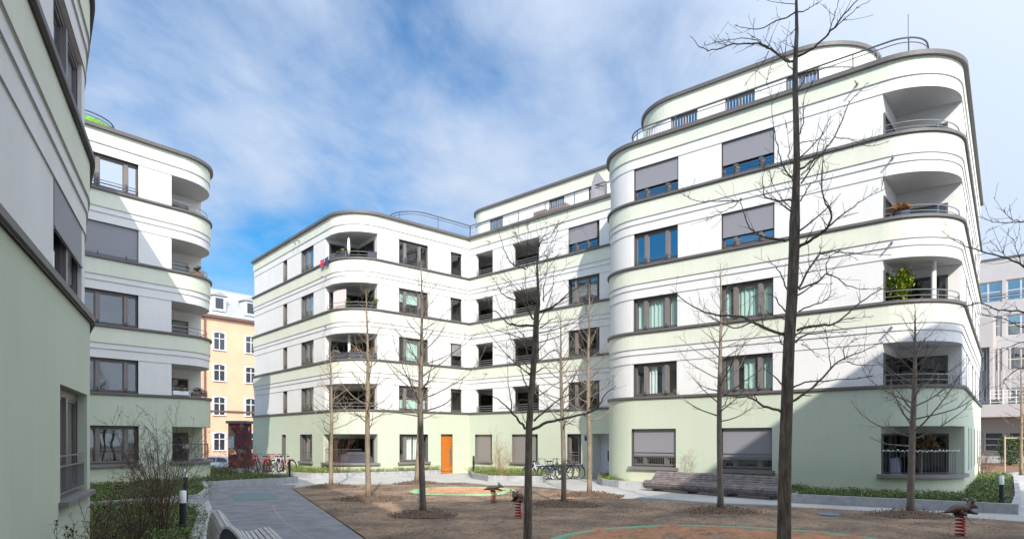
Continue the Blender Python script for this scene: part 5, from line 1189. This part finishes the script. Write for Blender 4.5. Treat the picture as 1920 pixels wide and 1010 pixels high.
for zz in (fl[0][1]+.35, fl[0][1]+.65): q.box(oO, ou, on, -8, W1_, .06, .1, zz, zz+.05)
obj('window_railing', q, M_rail, of)
# lower wing with balcony, stair slot and ground floor windows
wx = ox(1872); q = MB(); zb4 = oz(1850, 750)
q.box(oO, ou, on, ox(1840)-6, ox(1868), .01, 1.6, oz(1840, 655), oz(1840, 600)); q.box(oO, ou, on, ox(1868)-.25, ox(1868), .011, 1.59, zb4, oz(1840, 655)-.002)
obj('stair_bay', q, M_pan2, of)
q = MB()
for i in range(9): q.box(oO, ou, on, ox(1840)-1.2+.42*i, ox(1840)-1.1+.42*i, .6, .75, zb4, oz(1840, 655)-.01)
obj('vertical_louvres', q, M_wf, of)
zc = oz(1850, 783); q = MB(); q.box(oO, ou, on, ox(1840)-7, W1_-2, .012, 3.0, zc, zc+1.1); obj('balcony', q, M_pan2, of)
q = MB(); q.box(oO, ou, on, ox(1840)-7, W1_-2, .013, 2.9, zc-.1, zc-.004); obj('balcony_soffit', q, M_brs, of)
q = MB(); P0 = ox(1868)
for zz in (zc+1.25, zc+1.6, zc+1.95, zc+2.25): q.box(oO, ou, on, P0, W1_-2, 2.9, 2.95, zz, zz+.05)
for i in range(14): q.box(oO, ou, on, P0+.9*i, P0+.9*i+.05, 2.88, 2.97, zc+1.1, zc+2.3)
obj('balcony_railing', q, M_owht, of)
for i in range(8):
    f = MB(); w = ox(1846)+1.75*i-1.75
    for a, b in ((0, .1), (1.35, 1.45)): f.box(oO, ou, on, w+a, w+b, .02, .16, 1.0, 2.75)
    for zz in (1.0, 1.55, 2.1, 2.66): f.box(oO, ou, on, w+.1, w+1.35, .021, .15, zz, zz+.09)
    wo = obj('window', f, M_wf, of); g = MB(); A = oO+ou*w+on*.06; B = oO+ou*(w+1.45)+on*.06; g.poly([(A.x, A.y, 1.0), (B.x, B.y, 1.0), (B.x, B.y, 2.7), (A.x, A.y, 2.7)]); obj('pane', g, M_dg, wo)
# brown leafy ground and path at far right
lf = [G(1835, 868), G(1925, 867), G(2020, 872), G(2020, 884), G(1925, 883), G(1850, 889)]
mb = MB(); mb.poly([(*p, .012) for p in lf]); struct('leaf_covered_ground', mb, mat('brown_leaf_ground', (.27, .15, .08), .95, 0, col2=(.14, .09, .06), vscale=2.5, bump=1, bscale=8))
mb = MB()
rn = random.Random(3); cbx, cby = G(1894, 872); pts = []
root = thing('evergreen_bush', 'dark evergreen bush in front of the grey office building', 'bush', (cbx, cby, 0)); st_ = MB()
for i in range(14): a = rn.uniform(0, 6.28); twig(st_, (cbx, cby, 0), (math.cos(a)*.5, math.sin(a)*.5, 1), rn.uniform(1.2, 2.2), .02, 1, rn, .02, 4)
obj('stems', st_, M_twig, root)
for _ in range(2600):
    a = rn.uniform(0, 6.28); h = rn.random(); r_ = .75*math.sqrt(rn.random())*(.75+.5*math.sin(h*3.1)+.2*math.sin(5*a)); pts.append((cbx+r_*math.cos(a), cby+r_*math.sin(a), .1+h*2.3*(1-.25*(r_/1.5)**2)))
quadmesh('leaves', leafmesh('l', np.array(pts), .14, rng), [M_l3, M_l1], root, None, rng.integers(0, 2, len(pts)))

# ================================================================== BALCONY THINGS
def foliage(name, label, cat, c, rad, n, size, mats, seed=0, pot=None, potm=None):
    rn = random.Random(seed); root = thing(name, label, cat, (c[0], c[1], c[2])); pts = []
    cl = [(rn.gauss(0, .45), rn.gauss(0, .45), rn.gauss(0, .45), rn.uniform(.25, .5)) for _ in range(12)]
    for _ in range(n):
        q = rn.choice(cl); pts.append([c[j]+rad[j]*max(-1.15, min(1.15, q[j]*.9+rn.gauss(0, q[3]*.5))) for j in range(3)])
    quadmesh('leaves', leafmesh('l', np.array(pts), size, rng), mats, root, None, rng.integers(0, len(mats), len(pts)))
    sb_ = MB()
    for _ in range(9):
        p = pts[rn.randrange(n)]; sb_.tube([(c[0]+rn.uniform(-.2, .2)*rad[0], c[1], c[2]-rad[2]), p], .008, 4)
    obj('stems', sb_, M_twig, root)
    if pot: q = MB(); pot(q); obj('pot', q, potm or M_planter, root)
    return root
M_lemon = mat('citrus_leaf', (.10, .20, .015), .45, .3, 4); M_yel = mat('yellow_leaf', (.42, .42, .03), .5); M_dry = mat('dry_grass', (.42, .20, .08), .9, .3, 9); M_navy = mat('navy_pot', (.03, .045, .09), .5)
def rp(x, y, off): s_ = PR.sx(x); p = PR.pt(s_, off); return Vector((p.x, p.y, CAMZ+(HZ-y)/F*p.y))
def mp_(x, y, off): s_ = PM.sx(x); p = PM.pt(s_, off); return Vector((p.x, p.y, CAMZ+(HZ-y)/F*p.y))
def lp(x, y, off): s_ = PL.sx(x); p = PL.pt(s_, off); return Vector((p.x, p.y, CAMZ+(HZ-y)/F*p.y))
c = rp(1688, 538, -.6); zz = BR.c[2]
foliage('potted_plant', 'bushy green and yellow leaved plant on the right corner balcony', 'potted plant', (c.x, c.y, c.z+.05), (.33, .33, .62), 2600, .11, [M_lemon, M_lemon, M_yel], 2, lambda q: q.lathe((c.x, c.y, 0), [(.0, zz-.60), (.2, zz-.60), (.26, zz-.02), (.2, zz-.02)], 14))
c = rp(1692, 396, -.2); A = PR.pt(PR.sx(1677), -.16); B = PR.pt(PR.sx(1708), -.16); u_ = (B-A).normalized(); n_ = Vector((u_.y, -u_.x)); zz = BR.c[3]
foliage('flower_box', 'box of dried orange brown plants on the upper right balcony rail', 'flower box', ((A.x+B.x)/2, (A.y+B.y)/2, zz+.36), (.38, .25, .13), 1300, .07, [M_dry, M_dry, M_lt1], 3, lambda q: q.box(A, u_, n_, 0, (B-A).length, -.1, .1, zz+.02, zz+.22), M_navy)
c = rp(1738, 862, -.35); foliage('potted_plant', 'drooping brownish green plant in the right ground floor loggia', 'potted plant', (c.x, c.y, 2.0), (.55, .3, .32), 1500, .09, [mat('olive_leaf', (.13, .12, .04), .6), M_l4], 4, lambda q: q.lathe((c.x, c.y, 0), [(0, .3), (.16, .3), (.2, .8), (.15, .8), (.03, .81), (.03, 1.7)], 12))
# white fairy light garland along the ground floor loggia rail
gr = thing('light_garland', 'garland of white blossoms along the right ground floor railing', 'garland', (*PR.pt(PR.sx(1700)), 1.6)); mb = MB(); w2 = MB(); s_a = PR.sx(1653)+.05; s_b = s_a+4.0; s_b = min(s_b, side0-.4); prev = None
for i in range(60):
    p = PR.pt(s_a+(s_b-s_a)*i/59, .01); h = BR.zr(0)[0]+.80+.012*math.sin(i*.9); w2.v = w2.v; mb.blob((p.x, p.y+0, h+.02*math.sin(i*2.3)), (.016 if i % 3 else .026,)*3, 6, i, .3)
w2.tube([(*PR.pt(s_a+(s_b-s_a)*i/59, .012), BR.zr(0)[0]+.80+.012*math.sin(i*.9)) for i in range(60)], .008, 4)
obj('blossoms', mb, M_cwhite, gr); obj('string', w2, M_raildk, gr)
ch = thing('folded_lounger', 'pale folded lounger leaning behind the right ground floor railing', 'lounger', (*PR.pt(PR.sx(1668), -.8), .5)); q = MB(); P0 = PR.pt(PR.sx(1664), -.7); P1 = PR.pt(PR.sx(1682), -.6); 
q.poly([(P0.x, P0.y, 1.45), (P0.x+.35, P0.y+.1, 1.5), (P1.x+.2, P1.y, .62), (P1.x-.15, P1.y, .58)]); q.poly([(P0.x, P0.y+.04, 1.45), (P0.x+.35, P0.y+.14, 1.5), (P1.x+.2, P1.y+.04, .62), (P1.x-.15, P1.y+.04, .58)]); q.tube([(P0.x, P0.y, 1.46), (P1.x-.15, P1.y, .3)], .02, 6); q.tube([(P0.x+.35, P0.y+.1, 1.5), (P1.x+.2, P1.y, .3)], .02, 6)
obj('cover', q, mat('lounger_fabric', (.16, .19, .24), .8), ch)
# central corner balconies
c = mp_(648, 460, -.35); zz = BM.c[4]; pa = thing('parasol', 'closed white parasol on the top central corner balcony', 'parasol', (c.x, c.y, zz-.6)); q = MB(); q.lathe((c.x, c.y, 0), [(.02, zz-.6), (.02, zz+.3), (.085, zz+.32), (.10, zz+.6), (.06, zz+1.15), (.0, zz+1.3)], 12); obj('canopy', q, M_cwhite, pa, True); q = MB(); q.lathe((c.x, c.y, 0), [(.24, zz-.6), (.24, zz-.54), (.02, zz-.53)], 12); obj('base', q, M_raildk, pa)
A = mp_(690, 480, -.16); B = mp_(706, 480, -.16)
def railbox(name, label, cat, x0, x1, P, z, h, m_, off=.03, off2=-.22):
    A = P.pt(P.sx(x0), off); B = P.pt(P.sx(x1), off); u_ = (B-A); Ln = u_.length; u_.normalize(); n_ = Vector((u_.y, -u_.x)); q = MB(); n = 5
    q.box(A, u_, n_, 0, Ln, off2, -.02, z+.06, z+h); q.box(A, u_, n_, -.02, Ln+.02, off2-.02, 0, z+h, z+h+.03); tag(obj(name, q, m_, None, loc=(A.x, A.y, z)), label, cat)
M_dbox = mat('anthracite_box', (.055, .06, .075), .6)
railbox('balcony_box', 'dark box behind the top central balcony rail at right', 'planter', 690, 706, PM, BM.c[4], .36, M_dbox)
railbox('balcony_box', 'dark box beside the parasol on the top central balcony', 'planter', 628, 646, PM, BM.c[4], .30, M_dbox)
railbox('balcony_box', 'dark rail planter with small figures, central balcony second floor, left', 'planter', 622, 650, PM, BM.c[2], .34, M_dbox)
railbox('balcony_box', 'dark rail planter on the second floor central balcony, right', 'planter', 655, 705, PM, BM.c[2], .34, M_dbox)
for i, (x, k, rad, ms, lb) in enumerate(((640, 4, (.3, .2, .14), [M_l1, M_lt3], 'straggly plant in the box beside the parasol'), (650, 3, (.2, .2, .26), [M_l1, M_lemon], 'green plant beside the pink curtain on the third floor'), (704, 3, (.32, .2, .22), [M_l1, M_lemon], 'green plant at the right end of the third floor balcony'), (625, 2, (.2, .15, .15), [M_dry, M_cpink], 'reddish flowers at the left end of the second floor balcony'), (663, 2, (.2, .15, .15), [M_dry, M_lt3], 'orange flowers beside the white column, second floor'), (696, 2, (.25, .15, .16), [M_dry, M_lt3], 'orange flowers at the right of the second floor balcony'))):
    p = PM.pt(PM.sx(x), -.14); foliage('potted_plant', lb, 'potted plant', (p.x, p.y, BM.c[k]+(.42 if k != 3 else .3)), rad, 340, .07, ms, 20+i)
# pink curtain on the third floor, laundry on the fourth
q = MB(); s_a = PM.sx(617); s_b = PM.sx(644); z_b = BM.c[3]-.1; pv = None
for i in range(61):
    t = s_a+(s_b-s_a)*i/60; p = PM.pt(t, -.28+.035*math.sin(i*1.1)); 
    if pv: q.poly([(pv.x, pv.y, z_b), (p.x, p.y, z_b), (p.x, p.y, BM.c[3]+1.12), (pv.x, pv.y, BM.c[3]+1.16)])
    pv = p
tag(obj('balcony_curtain', q, mat('pale_pink_fabric', (.62, .50, .49), .9), None, True, loc=(*PM.pt(s_a), z_b)), 'pale pink curtain hung across the third floor central balcony', 'curtain')
for i, (xa, xb, col, lb) in enumerate(((607, 614, (.62, .04, .12), 'pink red cloth hung over the top balcony edge'), (615, 622, (.05, .06, .16), 'navy cloth hung beside the pink one on the top balcony'))):
    q = MB(); P0 = PM.pt(PM.sx(xa), .22); P1 = PM.pt(PM.sx(xb), .22); z_ = BM.c[4]; n = 8; pv = None
    for j in range(n+1):
        p = P0.lerp(P1, j/n); dz = .06*math.sin(j*1.7)
        if pv: q.poly([(pv[0].x, pv[0].y-.02*math.sin(j*2), z_-.25+pv[1]), (p.x, p.y, z_-.25+dz), (p.x, p.y+.05, z_+.18), (pv[0].x, pv[0].y+.05, z_+.18)])
        pv = (p, dz)
    tag(obj('laundry_cloth', q, mat('laundry_%s' % ('pink', 'navy')[i], col, .9, .5, 12), None, True, loc=(P0.x, P0.y, z_)), lb, 'cloth')
# covered grill in the central ground floor loggia
c = mp_(668, 840, -.9); gc = thing('covered_grill', 'garden furniture under a dark cover in the central ground loggia', 'covered furniture', (c.x, c.y, .2)); q = MB(); pts = [(-1.0, .3, .0), (-.95, .3, .95), (-.5, .3, 1.15), (.45, .3, 1.15), (.9, .3, .75), (1.0, .3, 0)]
f_ = [(c.x+a, c.y-.35, .25+h) for a, _, h in pts]; b_ = [(c.x+a*.9, c.y+.45, .25+h*.96) for a, _, h in pts]; q.poly(f_); q.poly(b_)
for i in range(5): q.poly([f_[i], f_[i+1], b_[i+1], b_[i]])
obj('cover', q, mat('dark_cover_fabric', (.07, .07, .085), .7, .2, 3, bump=.6, bscale=5), gc)
# left building balcony plants
for i, (x, k, m_, lb) in enumerate(((340, 1, [M_dry, M_l4, M_lt3], 'withered flowers in a pale box on the lowest left balcony'), (378, 1, [M_twig, M_l4], 'bare twiggy plant at the outer end of the lowest left balcony'), (372, 3, [M_twig, M_l3], 'dark twiggy plant on the third floor left balcony'))):
    p = PL.pt(PL.sx(x), -.12); z_ = BL.c[k]; foliage('flower_box', lb, 'flower box', (p.x, p.y, z_+.34), (.3, .15, .13), 420, .06, m_, 40+i, (lambda q, p=p, z_=z_: q.box(p, (.634, .773), (.773, -.634), -.35, .35, -.09, .09, z_+.05, z_+.24)), M_signw if i == 0 else M_planter)
# flowers and railing on the left ground floor loggia
p = PL.pt(PL.sx(352), -.1); foliage('flower_box', 'white blossoms on the left ground floor loggia railing', 'flower box', (p.x, p.y, 1.12+.6), (.55, .3, .2), 500, .06, [M_cwhite, M_l3, M_cpink], 45)
